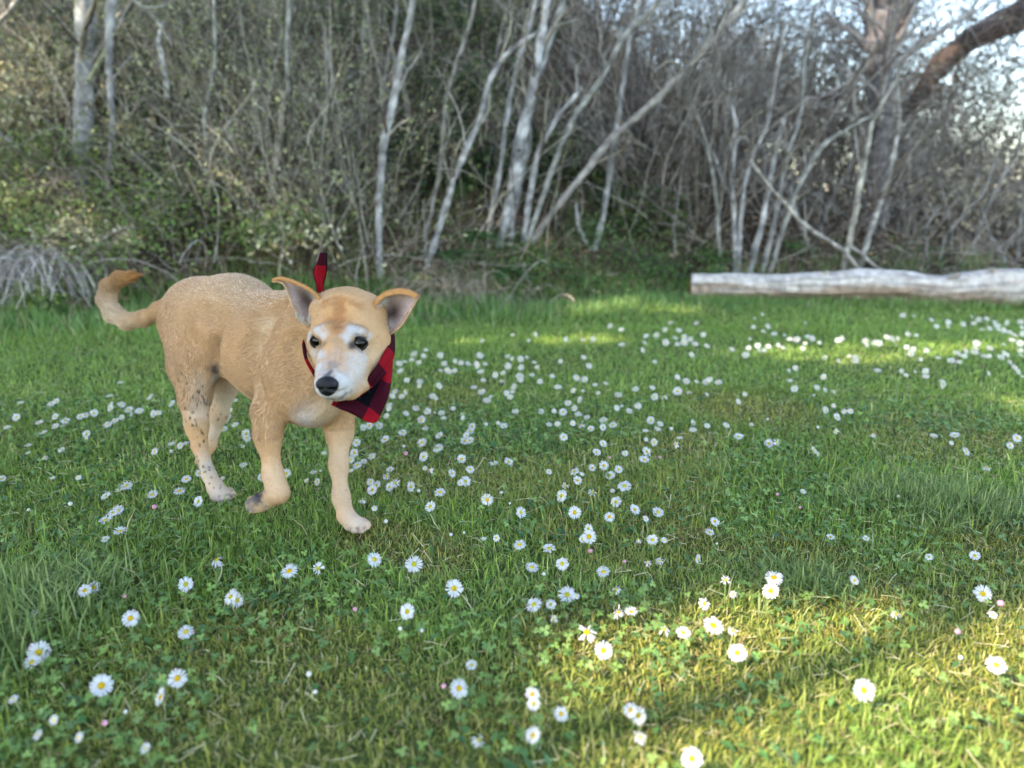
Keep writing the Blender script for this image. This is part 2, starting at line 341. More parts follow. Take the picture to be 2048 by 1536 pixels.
def tree(name, label, cat, pts, cols=GREY, group=None, nb=7, sides=7, dY=None, blen=.35, pale=None, lean=0.0, fine=4):
    """pts: (px, py, width px); base foot on the terrain"""
    base = hit(pts[0][0], pts[0][1]); Y0 = base[1] if dY is None else dY
    q = []
    for i, (px, py, w) in enumerate(pts):
        Y = Y0 + lean * i / max(1, len(pts) - 1); p = P(px, py, Y); q.append([*p, w * .5 * mpp(py, Y)])
    K = max(16, len(pts) * 7); q = poly(q, K); q[:, :3] += np.cumsum(rng.normal(0, .0022, (K, 3)), 0)
    root = thing(name, label, cat, tuple(q[0, :3]), group)
    rr = q[:, 3] * (1 + .10 * rng.normal(size=K)); rr[0] *= 1.25
    v, f = tubes(q[None, :, :3], rr[None], sides); c0 = np.array(pale or (.36, .345, .335)) * .7
    band = np.repeat(np.clip(.95 + .20 * rng.normal(size=K), .5, 1.5), sides)[:, None] * np.clip(1 + .22 * rng.normal(size=(K * sides, 1)), .4, 1.6)
    m = MB(); m.add(v, f, np.asarray(c0)[None] * band); m.build('trunk', M_trunk, root, off=q[0, :3])
    if nb:
        k = rng.integers(int(K * .3), K, nb); p = q[k, :3]; tdir = unit(q[np.minimum(k + 1, K - 1), :3] - q[k - 1, :3])
        Pn, R, _ = twigs(p, tdir + rdir(nb) * .75, U(.5, 1.2, nb) * blen, np.maximum(q[k, 3] * .4, .002), 8, .3, .12)
        mm = MB(); v, f = tubes(Pn, R, 4); mm.add(v, f, per_ring(mixc(cols, nb), 8, 4))
        p, d, L, r = spawn(Pn, R, fine, .55); Pn, R, _ = twigs(p, d, L, np.maximum(r, .0012), 5, .35, .1)
        v, f = tubes(Pn, R, 3); mm.add(v, f, per_ring(mixc(cols, len(L)), 5, 3))
        mm.build('branches', M_twig, root, off=q[0, :3], kind='stuff')
    return root

AL = 'pale leaning stems in the middle of the bank'
tree('alder_stem', 'pale slender stem rising straight behind the dog\'s right ear', 'tree', [(762, 562, 15), (755, 456, 15), (767, 296, 16), (787, 205, 15), (803, 109, 13), (826, 0, 12), (845, -80, 10)], group=AL)
tree('alder_stem', 'pale curved stem right of the straight stem above the dog, bending right at top', 'tree', [(853, 535, 13), (880, 442, 15), (908, 351, 13), (953, 237, 13), (972, 169, 12), (1004, 109, 10), (1072, 60, 7)], group=AL, nb=9)
tree('alder_stem', 'thin pale stem just left of the thickest central stem', 'tree', [(974, 483, 10), (994, 355, 11), (1006, 255, 11), (1026, 137, 10), (1045, 82, 9), (1067, 0, 9), (1080, -60, 8)], group=AL)
tree('alder_stem', 'thickest pale stem at the centre of the bank, lit on one side', 'tree', [(997, 494, 18), (1020, 387, 20), (1031, 292, 24), (1054, 205, 23), (1072, 123, 18), (1092, 0, 14), (1105, -70, 12)], group=AL, pale=(.42, .405, .40), nb=9)
tree('alder_stem', 'greyer stem growing close behind the thickest central stem', 'tree', [(1018, 490, 13), (1030, 400, 14), (1045, 319, 14), (1067, 182, 13), (1090, 100, 13), (1131, 0, 12), (1150, -60, 10)], group=AL, pale=(.28, .27, .26))
tree('alder_stem', 'mottled pale stem just right of the central pair, bending right', 'tree', [(1045, 503, 12), (1067, 374, 13), (1081, 310, 12), (1118, 242, 10), (1168, 182, 8)], group=AL)
tree('alder_stem', 'long arching grey stem between the mottled stem and the diagonal one', 'tree', [(1050, 495, 9), (1070, 428, 11), (1104, 337, 12), (1140, 246, 12), (1195, 169, 12), (1241, 77, 11), (1300, 23, 9), (1360, -50, 8)], group=AL, pale=(.30, .29, .26))
tree('leaning_trunk', 'long diagonal trunk leaning far right across the bank', 'tree', [(1063, 485, 13), (1108, 419, 14), (1227, 269, 16), (1318, 196, 16), (1380, 132, 14), (1480, 23, 13), (1550, -60, 12)], pale=(.31, .28, .255), nb=10, lean=-.2)
tree('alder_stem', 'stem crossing the diagonal trunk, standing on the mossy foot', 'tree', [(1188, 503, 12), (1209, 424, 12), (1227, 296, 12), (1241, 182, 11), (1254, 91, 9), (1275, 0, 7)], group=AL)
tree('alder_stem', 'short bent sapling left of the stem that crosses the diagonal trunk', 'tree', [(1180, 500, 7), (1156, 456, 8), (1154, 410, 7)], group=AL, nb=2)
tree('alder_stem', 'thin grey stem between the straight stem and the curved one', 'tree', [(845, 500, 7), (853, 456, 8), (876, 346, 9), (890, 196, 9), (908, 128, 8), (935, 55, 8), (953, -20, 7)], group=AL, pale=(.27, .25, .22))
tree('alder_stem', 'faint pale stem at the top left of the central group', 'tree', [(700, 470, 8), (721, 319, 9), (732, 255, 9), (721, 160, 10), (726, 0, 10), (730, -50, 9)], group=AL, pale=(.30, .29, .26), dY=6.2)
tree('alder_stem', 'thin slanting stem left of the straight stem above the dog', 'tree', [(690, 450, 7), (715, 390, 8), (735, 330, 8), (760, 200, 8), (790, 60, 7), (800, -30, 6)], group=AL, pale=(.26, .24, .21), dY=5.8)
tree('alder_stem', 'slim stem running up to the frame top between curved and thickest stems', 'tree', [(940, 470, 6), (950, 330, 7), (975, 180, 7), (1000, 60, 7), (1030, -40, 6)], group=AL, pale=(.25, .23, .2), dY=6.0)
tree('fallen_branch', 'brown dead branch hooking down from the curved stem', 'branch', [(962, 225, 7), (985, 275, 7), (1010, 315, 7), (1030, 320, 6)], dY=5.4, nb=2, pale=(.30, .22, .17))
tree('fallen_branch', 'thin brown branch arching over the ferns right of the diagonal trunk', 'branch', [(1200, 390, 5), (1227, 393, 6), (1272, 408, 6), (1318, 431, 5), (1340, 470, 4)], dY=5.6, nb=2, pale=(.27, .2, .15))
RG = 'grey stems of the thicket behind the log'
tree('thicket_stem', 'upright grey stem, leftmost thick one behind the log', 'tree', [(1469, 548, 12), (1469, 440, 11), (1469, 346, 10), (1476, 255, 9), (1465, 200, 6)], group=RG)
tree('thicket_stem', 'forked stem leaning right out of the leftmost thick stem behind the log', 'tree', [(1478, 545, 9), (1480, 456, 9), (1487, 365, 9), (1510, 300, 8), (1535, 255, 8), (1553, 137, 7), (1570, 40, 6)], group=RG)
tree('thicket_stem', 'broken topped pale stem leaning right behind the log', 'tree', [(1498, 545, 12), (1521, 456, 12), (1544, 337, 12), (1571, 237, 10)], group=RG, nb=3)
tree('thicket_stem', 'grey stem right of the broken topped one', 'tree', [(1524, 548, 10), (1553, 419, 11), (1571, 319, 10), (1599, 237, 8), (1610, 120, 7), (1625, 30, 6)], group=RG, pale=(.28, .27, .25))
tree('thicket_stem', 'grey stem bending far right towards the big trunk', 'tree', [(1539, 545, 10), (1567, 456, 11), (1599, 365, 10), (1640, 292, 9), (1694, 255, 7), (1760, 225, 6)], group=RG, pale=(.29, .28, .25))
tree('thicket_stem', 'thin stem leaning left at the left end of the log', 'tree', [(1444, 535, 8), (1430, 401, 8), (1416, 296, 7), (1380, 200, 6), (1350, 160, 5)], group=RG, pale=(.27, .26, .23))
tree('thicket_stem', 'low crooked stem slanting left behind the log\'s cut end', 'tree', [(1462, 400, 8), (1440, 350, 7), (1425, 315, 6), (1380, 260, 5), (1330, 230, 4)], dY=5.5, group=RG)
tree('fallen_branch', 'long bent bare branch sagging down onto the log', 'branch', [(1500, 320, 6), (1549, 387, 8), (1603, 447, 9), (1685, 497, 9), (1722, 545, 7)], dY=5.15, nb=2, pale=(.40, .36, .31))
tree('fallen_branch', 'short bare twig slanting right beside the sagging branch', 'branch', [(1700, 490, 5), (1731, 510, 6), (1781, 550, 5)], dY=5.15, nb=0, pale=(.38, .34, .3))
tree('thicket_stem', 'pale barked stem just left of the big trunk', 'tree', [(1685, 545, 12), (1708, 438, 13), (1717, 387, 13), (1731, 314, 10), (1745, 240, 8), (1800, 150, 6)], group=RG, pale=(.42, .39, .33))
tree('thicket_stem', 'slanting stem rising right in front of the big trunk', 'tree', [(1718, 545, 10), (1735, 480, 11), (1758, 419, 12), (1786, 319, 11), (1804, 246, 8), (1800, 150, 6)], group=RG, pale=(.36, .34, .31))
tree('big_tree', 'thick grey brown tree trunk standing behind the log', 'tree', [(1735, 520, 50), (1749, 440, 42), (1754, 346, 42), (1760, 219, 46), (1758, 100, 50), (1757, 0, 54), (1756, -120, 58)], pale=(.16, .14, .14), nb=20, sides=14, dY=6.4, blen=1.1, cols=[(.2, .17, .155), (.25, .22, .2), (.16, .13, .12)], fine=8)
for pts, lab in [([(1827, 545, 6), (1854, 447, 7), (1895, 392, 6), (1935, 330, 4)], 'thin pale twiggy stem right of the big trunk'),
                 ([(1870, 548, 6), (1890, 470, 6), (1935, 420, 6), (1970, 380, 5), (1990, 300, 4)], 'faint grey stem slanting right near the right edge'),
                 ([(1930, 548, 7), (1950, 470, 7), (1985, 390, 6), (2035, 300, 5), (2060, 200, 4)], 'grey stem rising to the right frame edge'),
                 ([(2020, 548, 7), (1995, 490, 7), (1975, 470, 6), (1960, 420, 4)], 'crooked stem leaning left at the right frame edge'),
                 ([(2036, 548, 7), (2040, 470, 6), (2052, 380, 6), (2060, 250, 5)], 'upright stem at the far right frame edge'),
                 ([(1905, 545, 6), (1900, 460, 6), (1880, 380, 5), (1860, 300, 4)], 'thin stem leaning left beyond the log\'s knot'),
                 ([(1640, 545, 6), (1615, 480, 7), (1595, 430, 6), (1580, 370, 5)], 'dark thin stem leaning left between thicket and big trunk'),
                 ([(1655, 520, 7), (1640, 460, 6), (1660, 400, 6), (1700, 330, 5), (1720, 250, 4)], 'crooked stem left of the pale barked stem')]:
    tree('thicket_stem', lab, 'tree', pts, group=RG, nb=6, pale=(.25, .235, .215), dY=5.6 + U(0, .5))
# left side trees
tree('birch_trunk', 'thick mottled grey trunk at the top left', 'tree', [(158, 400, 36), (163, 330, 36), (169, 219, 36), (171, 114, 35), (173, 0, 34), (175, -90, 33)], pale=(.36, .35, .34), nb=10, sides=12, dY=4.95, blen=.8)
tree('alder_stem', 'thin pale grey pole right of the thick mottled trunk', 'tree', [(214, 430, 9), (216, 390, 9), (223, 228, 10), (219, 91, 15), (232, 0, 22), (240, -60, 22)], pale=(.36, .35, .35), dY=4.85)
for pts, lab, pl in [([(180, 160, 9), (210, 105, 10), (228, 46, 10)], 'short mossy yellow branch between the trunk and the pole', (.36, .36, .22)),
                 ([(335, 195, 11), (328, 128, 11), (319, 77, 10), (335, 40, 7)], 'short pale broken stick hanging right of the pole', (.48, .46, .43)),
                 ([(538, 380, 16), (542, 350, 15), (551, 255, 14), (556, 178, 10)], 'broken tan stump behind the dog\'s back', (.42, .36, .28)),
                 ([(556, 178, 6), (580, 220, 6), (597, 301, 6), (610, 360, 5)], 'thin dead stem slanting down from the tan stump', (.36, .32, .27)),
                 ([(-10, 258, 10), (30, 290, 10), (73, 333, 11), (110, 350, 7)], 'pale diagonal branch at the left frame edge', (.42, .41, .4)),
                 ([(-10, 60, 8), (15, 30, 9), (45, -5, 9)], 'bare branch crossing the top left corner', (.3, .28, .25)),
                 ([(574, 190, 7), (575, 100, 8), (574, 0, 8), (572, -50, 7)], 'upright grey stem above the dog\'s back', (.3, .29, .26)),
                 ([(240, -40, 8), (269, 0, 8), (328, 55, 8), (350, 90, 6)], 'grey branch slanting right at the top left', (.28, .26, .22)),
                 ([(100, 430, 7), (100, 370, 8), (130, 300, 6), (150, 250, 5)], 'curved bramble stem in the left undergrowth', (.27, .25, .23)),
                 ([(630, 560, 6), (650, 450, 6), (640, 330, 6), (655, 200, 6), (650, 60, 5)], 'crooked grey stem behind the bandana knot', (.25, .23, .2)),
                 ([(415, 330, 7), (405, 230, 7), (430, 120, 6), (425, 0, 6)], 'lichen grey stem above the dog\'s rump', (.3, .3, .26))]:
    tree('bare_branch', lab, 'branch', pts, dY=4.7 + U(0, .35), nb=3, pale=pl)
# leaning mossy tree arching in from the right
root = thing('arching_tree', 'reddish brown thick bough arching in at the upper right corner', 'tree', (7.2, 8.0, 0))
Yb = 7.6
q = [[7.4, 8.2, -.1, .22], [7.35, 8.1, 1.2, .2], [6.9, 8.0, 2.3, .19], [6.1, 7.8, 3.1, .17]] + [[*P(a, b, Yb), w * .5 * mpp(b, Yb)] for a, b, w in [(2060, 22, 62), (2010, 45, 60), (1954, 68, 55), (1900, 100, 46), (1858, 150, 36), (1835, 200, 24), (1800, 240, 12)]]
q = poly(q, 44); q[:, :3] += rng.normal(0, .01, (44, 3)); v, f = tubes(q[None, :, :3], (q[:, 3] * (1 + .08 * rng.normal(size=44)))[None], 14)
m = MB(); m.add(v, f, vary((.085, .06, .048), 1)[0][None] * np.repeat(U(.7, 1.3, 44), 14)[:, None]); m.build('trunk', M_trunk, root, off=(7.2, 8, 0))
nb = 60; k = rng.integers(12, 44, nb); Pn, R, _ = twigs(q[k, :3], rdir(nb) + [-.2, -.2, -.3], U(.4, 1.5, nb), U(.006, .014, nb), 9, .3, .02, .2)
mm = MB(); v, f = tubes(Pn, R, 4); mm.add(v, f, per_ring(mixc([(.16, .12, .10), (.22, .17, .14), (.1, .08, .07)], nb), 9, 4))
p, d, L, r = spawn(Pn, R, 9, .5); Pn, R, _ = twigs(p, d, L, np.maximum(r, .002), 6, .35, 0)
v, f = tubes(Pn, R, 3); mm.add(v, f, per_ring(mixc([(.18, .14, .12), (.13, .1, .09)], len(L)), 6, 3)); mm.build('branches', M_twig, root, off=(7.2, 8, 0), kind='stuff')

# ------------------------------------------------------------------ bare shrubs: each its own thicket of twigs
def shrub(px, py, label, group, n=26, H=1.5, cols=GREY, spread=.7, dy=0.0, lichen=0.0, up=.1, r0=.005, m1=5, m2=3, sag=0):
    b = hit(px, py); b = np.array([b[0], b[1] + dy, 0]); b[2] = terrain(b[0], b[1])
    root = thing('bare_shrub', label, 'shrub', tuple(b), group)
    p = b + rng.normal(0, .22, (n, 3)) * [1, .8, 0]; p[:, 2] = terrain(p[:, 0], p[:, 1]) - .02
    Pn, R, _ = twigs(p, rdir(n) * spread + [0, 0, 1], U(.5, 1.1, n) * H, U(.6, 1.4, n) * r0, 9, .25, up, sag)
    mm = MB(); v, f = tubes(Pn, R, 4); mm.add(v, f, per_ring(mixc(cols, n, amt=.3), 9, 4))
    p, d, L, r = spawn(Pn, R, m1, .45); P2, R2, _ = twigs(p, d, L, np.maximum(r, .0016), 6, .35, up * .5, sag)
    v, f = tubes(P2, R2, 3); mm.add(v, f, per_ring(mixc(cols, len(L), amt=.3), 6, 3))
    p, d, L, r = spawn(P2, R2, m2, .5); P3, R3, _ = twigs(p, d, L, np.maximum(r, .0012), 4, .4, 0)
    v, f = tubes(P3, R3, 3); mm.add(v, f, per_ring(mixc(cols, len(L), amt=.3), 4, 3))
    mm.build('branches', M_twig, root, off=b, kind='stuff')
    if lichen:
        k = int(lichen * len(P2)); i = rng.integers(0, len(P2), k * 3); j = rng.integers(0, 6, k * 3); pp = P2[i, j] + rng.normal(0, .012, (k * 3, 3))
        l = MB(); l.add(*leaves(pp, rdir(k * 3), rdir(k * 3), U(.012, .032, k * 3), U(.008, .018, k * 3), mixc(LICH, k * 3)))
        l.build('lichen', M_dry, root, off=b, kind='stuff')
    return root
LICH = [(.34, .35, .20), (.25, .28, .13), (.42, .40, .24), (.19, .24, .08), (.34, .31, .13)]
BRN = [(.20, .15, .12), (.10, .075, .06), (.34, .29, .25), (.07, .05, .04)]
PUR = [(.22, .18, .15), (.09, .068, .056), (.33, .295, .265), (.045, .034, .028)]
PLX = [(110, 'by the left edge'), (230, 'above the tail'), (330, 'left of the dog\'s rump'), (430, 'above the dog\'s rump'), (530, 'above the dog\'s back'), (620, 'left of the bandana knot'), (720, 'above the dog\'s head'), (840, 'by the straight pale stem'), (960, 'by the curved pale stem'), (1060, 'by the thickest pale stem'), (1170, 'below the diagonal trunk'), (1290, 'right of the diagonal trunk'), (1400, 'left of the log end'), (1500, 'above the log end'), (1600, 'by the grey thicket stems'), (1700, 'left of the big trunk'), (1790, 'by the big trunk'), (1880, 'right of the big trunk'), (1960, 'near the right edge'), (9999, 'at the right edge')]
def place(px, py):
    return ('high up ' if py < 215 else 'upper bank ' if py < 315 else 'mid bank ' if py < 425 else 'low down ' if py < 530 else 'at the bank foot ') + next(t for x, t in PLX if px < x)
rows = [
 ('left', [(30, 560), (120, 520), (220, 540), (320, 560), (60, 400), (200, 400), (330, 430), (430, 480)], 'low tangled brown bramble canes', 'bramble canes on the left bank', dict(n=24, H=.8, spread=1.1, sag=.5, cols=BRN, m1=3)),
 ('upper left', [(20, 300), (110, 260), (260, 300), (340, 280), (430, 330), (300, 180), (60, 120), (400, 200), (240, 120), (500, 260)], 'lichen covered bare shrub', 'lichened shrubs upper left', dict(n=18, H=1.15, lichen=3.0, cols=GREY)),
 ('mid', [(520, 400), (600, 430), (660, 380), (580, 260), (680, 240), (500, 500), (620, 520), (700, 520)], 'dense grey twig thicket', 'grey thickets behind the dog', dict(n=22, H=1.2, lichen=1.6)),
 ('centre', [(780, 480), (850, 330), (930, 430), (1020, 430), (1100, 400), (1160, 330), (980, 250), (880, 180)], 'sparse grey shrub', 'shrubs among the pale stems', dict(n=9, H=1.2, cols=GREY, m1=4)),
 ('right', [(1280, 470), (1340, 420), (1250, 330), (1400, 380), (1330, 300), (1430, 300), (1500, 360), (1560, 470), (1380, 480), (1300, 380)], 'dense brownish bare shrub', 'bare shrubs above the log', dict(n=30, H=1.6, cols=PUR, m1=6)),
 ('far right', [(1600, 360), (1650, 480), (1700, 380), (1800, 480), (1850, 420), (1900, 480), (1950, 480), (2000, 500), (2050, 500), (1780, 380), (1830, 330), (1890, 385), (1945, 430), (2020, 440)], 'purplish grey twiggy shrub', 'purplish shrubs behind the log', dict(n=26, H=1.1, cols=PUR, m1=6)),
 ('skyline', [(1150, 250), (1250, 240), (1350, 260), (1450, 280), (1550, 300), (1650, 320), (1720, 330), (1790, 340), (1850, 370), (1920, 400), (1990, 425), (2060, 430), (1060, 200), (1200, 215), (1300, 250), (1400, 270), (1500, 290), (1600, 310)], 'tall skyline shrub with sky between twigs,', 'shrubs on the skyline', dict(n=22, H=2.1, cols=PUR, dy=1.0, m1=6, r0=.007, lichen=.8)),
 ('right sky', [(1800, 330), (1850, 300), (1900, 340), (1950, 370), (2000, 400), (2045, 420), (1700, 300), (1600, 280), (1500, 250)], 'tall wispy brown shrub against the sky', 'wispy shrubs against the sky', dict(n=16, H=2.6, cols=PUR, dy=1.6, m1=8, m2=4, r0=.006, lichen=.6)),
 ('foot', [(820, 600), (880, 615), (940, 600), (990, 585), (900, 560)], 'pile of broken twigs', 'twig piles at the lawn edge', dict(n=26, H=.45, spread=2.2, sag=.9, cols=BRN, m1=3, r0=.004)),
]
for tagk, pts, lab, grp, kw in rows:
    labs = [lab + ' ' + place(px, py) for px, py in pts]
    for i, (px, py) in enumerate(pts):
        same = sorted(pts[j] for j in range(len(pts)) if labs[j] == labs[i]); l_ = labs[i]
        if len(same) > 1: l_ += [', left one', ', right one'][same.index((px, py))] if len(same) == 2 else [', left one', ', middle one', ', right one', ', last one'][min(3, same.index((px, py)))]
        shrub(px, py, l_, grp, **kw)
# evergreen foliage mass closing the skyline gaps
m = MB()
for px, py, r, k in [(1130, 130, 80, 1400), (1220, 90, 80, 1300), (1300, 180, 70, 900), (1400, 150, 80, 900), (1480, 250, 60, 600), (1560, 200, 70, 700), (1640, 260, 60, 500), (1180, 200, 60, 700), (1050, 60, 70, 900), (1350, 50, 90, 800), (1500, 80, 80, 500), (1660, 120, 60, 300), (1850, 300, 60, 800), (1930, 230, 70, 600), (2000, 330, 70, 900), (1960, 120, 60, 300), (1960, 390, 70, 900), (1880, 200, 50, 350), (2040, 380, 50, 600), (1900, 60, 70, 250)]:
    c = P(px, py, 8.2); s = r * mpp(py, 8.2); pp = c + rng.normal(0, 1, (k, 3)) * s * [.8, .6, .65]
    m.add(*leaves(pp, rdir(k), rdir(k), U(.03, .07, k), U(.015, .035, k), mixc([(.05, .07, .025), (.10, .11, .05), (.16, .15, .09), (.22, .20, .15)], k, amt=.3)))
m.build('skyline_foliage', M_leaf, kind='stuff', label='olive and brown small leaves filling the skyline behind the twigs', cat='foliage')
n = 4200; p = np.stack([U(2.2, 6.3, n), U(6.9, 9.4, n), U(.6, 3.0, n)], 1)
Pn, R, _ = twigs(p, rdir(n) * [1, .5, .8] + [0, 0, .25], U(.25, .8, n), U(.0022, .0055, n), 6, .4, .05)
v, f = tubes(Pn, R, 3); m = MB(); m.add(v, f, per_ring(mixc(PUR, n, amt=.35), 6, 3))
k = 9000; i = rng.integers(0, n, k); j = rng.integers(0, 6, k)
m.add(*leaves(Pn[i, j] + rng.normal(0, .01, (k, 3)), rdir(k), rdir(k), U(.02, .05, k), U(.008, .02, k), mixc([(.10, .085, .05), (.16, .13, .08), (.09, .10, .05), (.24, .2, .14)], k)))
m.build('skyline_twigs', M_twig, kind='stuff', label='fine brown twigs and buds veiling the sky at the upper right', cat='twigs')
# loose sticks over the bank
n = 2600; x, y = bankpts(n, d0=.05, d1=2.8); z = terrain(x, y) + U(.02, .22, n)
Pn, R, _ = twigs(np.stack([x, y, z], 1), rdir(n) * [1, .7, .45], U(.15, .7, n), U(.0015, .0045, n), 6, .25, 0, .1)
v, f = tubes(Pn, R, 3); m = MB(); m.add(v, f, per_ring(mixc(BRN + GREY, n, amt=.35), 6, 3))
m.build('fallen_twigs', M_twig, kind='stuff', label='tangle of dead twigs lying over the bank', cat='twigs')

# ------------------------------------------------------------------ drooping dead grass tussocks
def tussock(px, py, label, R0, H, n, cols):
    b = hit(px, py); root = thing('dead_grass_tussock', label, 'grass tuft', tuple(b), 'dead grass tussocks')
    az = U(0, 6.28, n); p = b + rng.normal(0, .12, (n, 3)) * [1, .6, .5]
    K = 9; t = np.linspace(0, 1, K)[None]; s = U(.5, 1.1, n)[:, None]; hh = H * U(.6, 1.1, n)[:, None]
    rad = R0 * s * (t ** .9); up = hh * (2.4 * t - 2.6 * t * t)
    Pn = np.stack([p[:, :1] + np.cos(az)[:, None] * rad, p[:, 1:2] + np.sin(az)[:, None] * rad, b[2] + up], -1)
    Pn += np.cumsum(rng.normal(0, .016, Pn.shape), 1)
    g = terrain(Pn[..., 0], Pn[..., 1]) + .01; Pn[..., 2] = np.maximum(Pn[..., 2], g)
    v, f = tubes(Pn, np.full((n, K), .0016) * U(.6, 1.5, (n, 1)), 3); m = MB(); m.add(v, f, per_ring(mixc(cols, n), K, 3))
    m.build('blades', M_dry, root, off=b, kind='stuff'); return root
tussock(95, 560, 'large drooping pale dead grass clump at the left lawn edge', .52, .30, 260, [(.50, .46, .44), (.38, .34, .31), (.56, .52, .48)])
tussock(20, 600, 'smaller pale dead grass clump at the left frame edge', .25, .3, 150, [(.38, .35, .33), (.3, .27, .24)])
tussock(900, 590, 'straw coloured dead grass pile right of the dog\'s head', .30, .18, 260, [(.36, .28, .2), (.28, .21, .15), (.42, .35, .27)])
tussock(540, 420, 'tan dead grass spray under the tan stump', .30, .40, 200, [(.36, .31, .25), (.28, .24, .2)])

# ------------------------------------------------------------------ ferns
def fern(px, py, label, S=.35, nf=13):
    b = hit(px, py); root = thing('fern', label, 'fern', tuple(b), 'dark green ferns on the bank')
    for q in range(nf):
        az = U(0, 6.28); L = S * U(.7, 1.2); K = 22; t = np.linspace(.08, 1, K); el = U(.5, 1.0)
        r = L * t * math.cos(el) + .2 * L * t * t; h = L * (math.sin(el) * t - .75 * t * t * U(.6, 1.2))
        c = np.stack([b[0] + math.cos(az) * r, b[1] + math.sin(az) * r, b[2] + .03 + h], 1)
        T = unit(np.gradient(c, axis=0)); Sd = unit(np.cross(T, [0, 0, 1.])); N = np.cross(Sd, T)
        wl_ = L * .16 * np.sin(np.clip(t * 1.05, 0, 1) * math.pi) ** .6 + .004
        m = MB()
        for s in (-1, 1):
            m.add(*leaves(c, Sd * s + T * .3, N, wl_, np.full(K, L * .035), vary((.035, .10, .022), K, .3), .05))
        m.build('frond', M_leaf, root, off=b)
for px, py, s, lab in [(880, 530, .34, 'spreading fern at the foot of the curved pale stem'), (950, 490, .3, 'fern left of the thickest pale stem'), (900, 380, .34, 'fern high behind the curved pale stem'), (1120, 350, .34, 'fern under the diagonal trunk'), (1230, 400, .36, 'fern right of the stem that crosses the diagonal trunk'),
                  (1150, 250, .3, 'topmost fern above the diagonal trunk'), (1290, 470, .26, 'low fern left of the log'), (480, 390, .3, 'fern in the dark gap behind the dog\'s back'), (360, 380, .28, 'fern in the left bramble patch'), (1010, 560, .22, 'small fern at the lawn edge in the centre')]:
    fern(px, py, lab, s)

# ------------------------------------------------------------------ weathered log
A = np.array([1.185, 4.98]); B = np.array([3.25, 4.62]); dirL = (B - A) / np.linalg.norm(B - A)
K = 150; S = 40; t = np.linspace(0, 3.9, K); cx = A[0] + dirL[0] * t; cy = A[1] + dirL[1] * t
rad = np.interp(t, [0, .5, 1.0, 1.5, 2.1, 2.9, 3.9], [.074, .082, .090, .092, .118, .14, .15]) * (1 + .05 * np.sin(t * 7) + .06 * wav(t * 5, t * 2, 2.2)); cz = rad * .95 + .018 + .012 * np.sin(t * 2.1)
th = np.arange(S) / S * 2 * math.pi; TT, AA = np.meshgrid(t, th, indexing='ij')
dsp = .012 * wav(TT * 4, AA * 1, 1.6) + .016 * np.exp(-((TT - 1.0) / .16) ** 2 - ((AA - 1.6) / .6) ** 2) + .006 * wav(TT * 3, AA * 9, 1.0, 3) + .004 * wav(TT * 40, AA * 6, 1.0, 5) + .004 * wav(TT * 23, AA * 3, 1.0, 8)
hol = np.exp(-((TT - 1.25) / .28) ** 2 - ((AA - 4.1) / .5) ** 2) * .03 + np.exp(-((TT - 2.3) / .15) ** 2 - ((AA - 4.2) / .4) ** 2) * .025
RR = rad[:, None] * (1 + 0 * AA) + dsp - hol
side = np.array([-dirL[1], dirL[0]])
V = np.stack([cx[:, None] + side[0] * RR * np.cos(AA), cy[:, None] + side[1] * RR * np.cos(AA), cz[:, None] + RR * np.sin(AA)], -1)
# cos=-1 side faces the camera (side points away): underside = sin<0
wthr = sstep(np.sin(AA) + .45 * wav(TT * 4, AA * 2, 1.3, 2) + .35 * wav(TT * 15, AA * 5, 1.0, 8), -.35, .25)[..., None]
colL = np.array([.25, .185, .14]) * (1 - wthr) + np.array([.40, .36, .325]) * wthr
crk = sstep(wav(TT * 5, AA * 14, 1.0, 4), .35, .7)[..., None] * .45; spot = sstep(wav(TT * 16, AA * 4, 1.2, 9), .1, .6)[..., None] * (.35 + .4 * (TT > 1.3))[..., None]
colL = colL * (1 - crk) * (1 - spot) + spot * np.array([.24, .19, .16])
iK = (np.arange(K - 1)[:, None] * S + np.arange(S)[None]); jK = (np.arange(K - 1)[:, None] * S + (np.arange(S)[None] + 1) % S)
q = np.stack([iK, jK, jK + S, iK + S], -1).reshape(-1, 4)
lroot = thing('fallen_log', 'weathered grey white fallen log lying along the far lawn edge', 'log', (A[0], A[1], 0))
off = (A[0], A[1], 0)
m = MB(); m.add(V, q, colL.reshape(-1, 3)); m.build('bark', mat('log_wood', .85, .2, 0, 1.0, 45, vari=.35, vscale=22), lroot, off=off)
rings = []; ccol = []; NR = 9
for k in range(NR + 1):
    fct = k / NR; pr = V[0] * fct + np.array([cx[0], cy[0], cz[0]]) * (1 - fct); pr = pr - np.array([dirL[0], dirL[1], 0]) * (.003 + .002 * rng.normal())
    rings.append(pr); ccol.append(np.tile(np.array([.30, .15, .07]) * (U(.6, 1.2)), (S, 1)))
iK = (np.arange(NR)[:, None] * S + np.arange(S)[None]); jK = (np.arange(NR)[:, None] * S + (np.arange(S)[None] + 1) % S)
m = MB(); m.add(np.concatenate(rings), np.stack([iK, iK + S, jK + S, jK], -1).reshape(-1, 4), np.concatenate(ccol))
m.build('cut_face', M_trunk, lroot, off=off, label='orange brown sawn end')
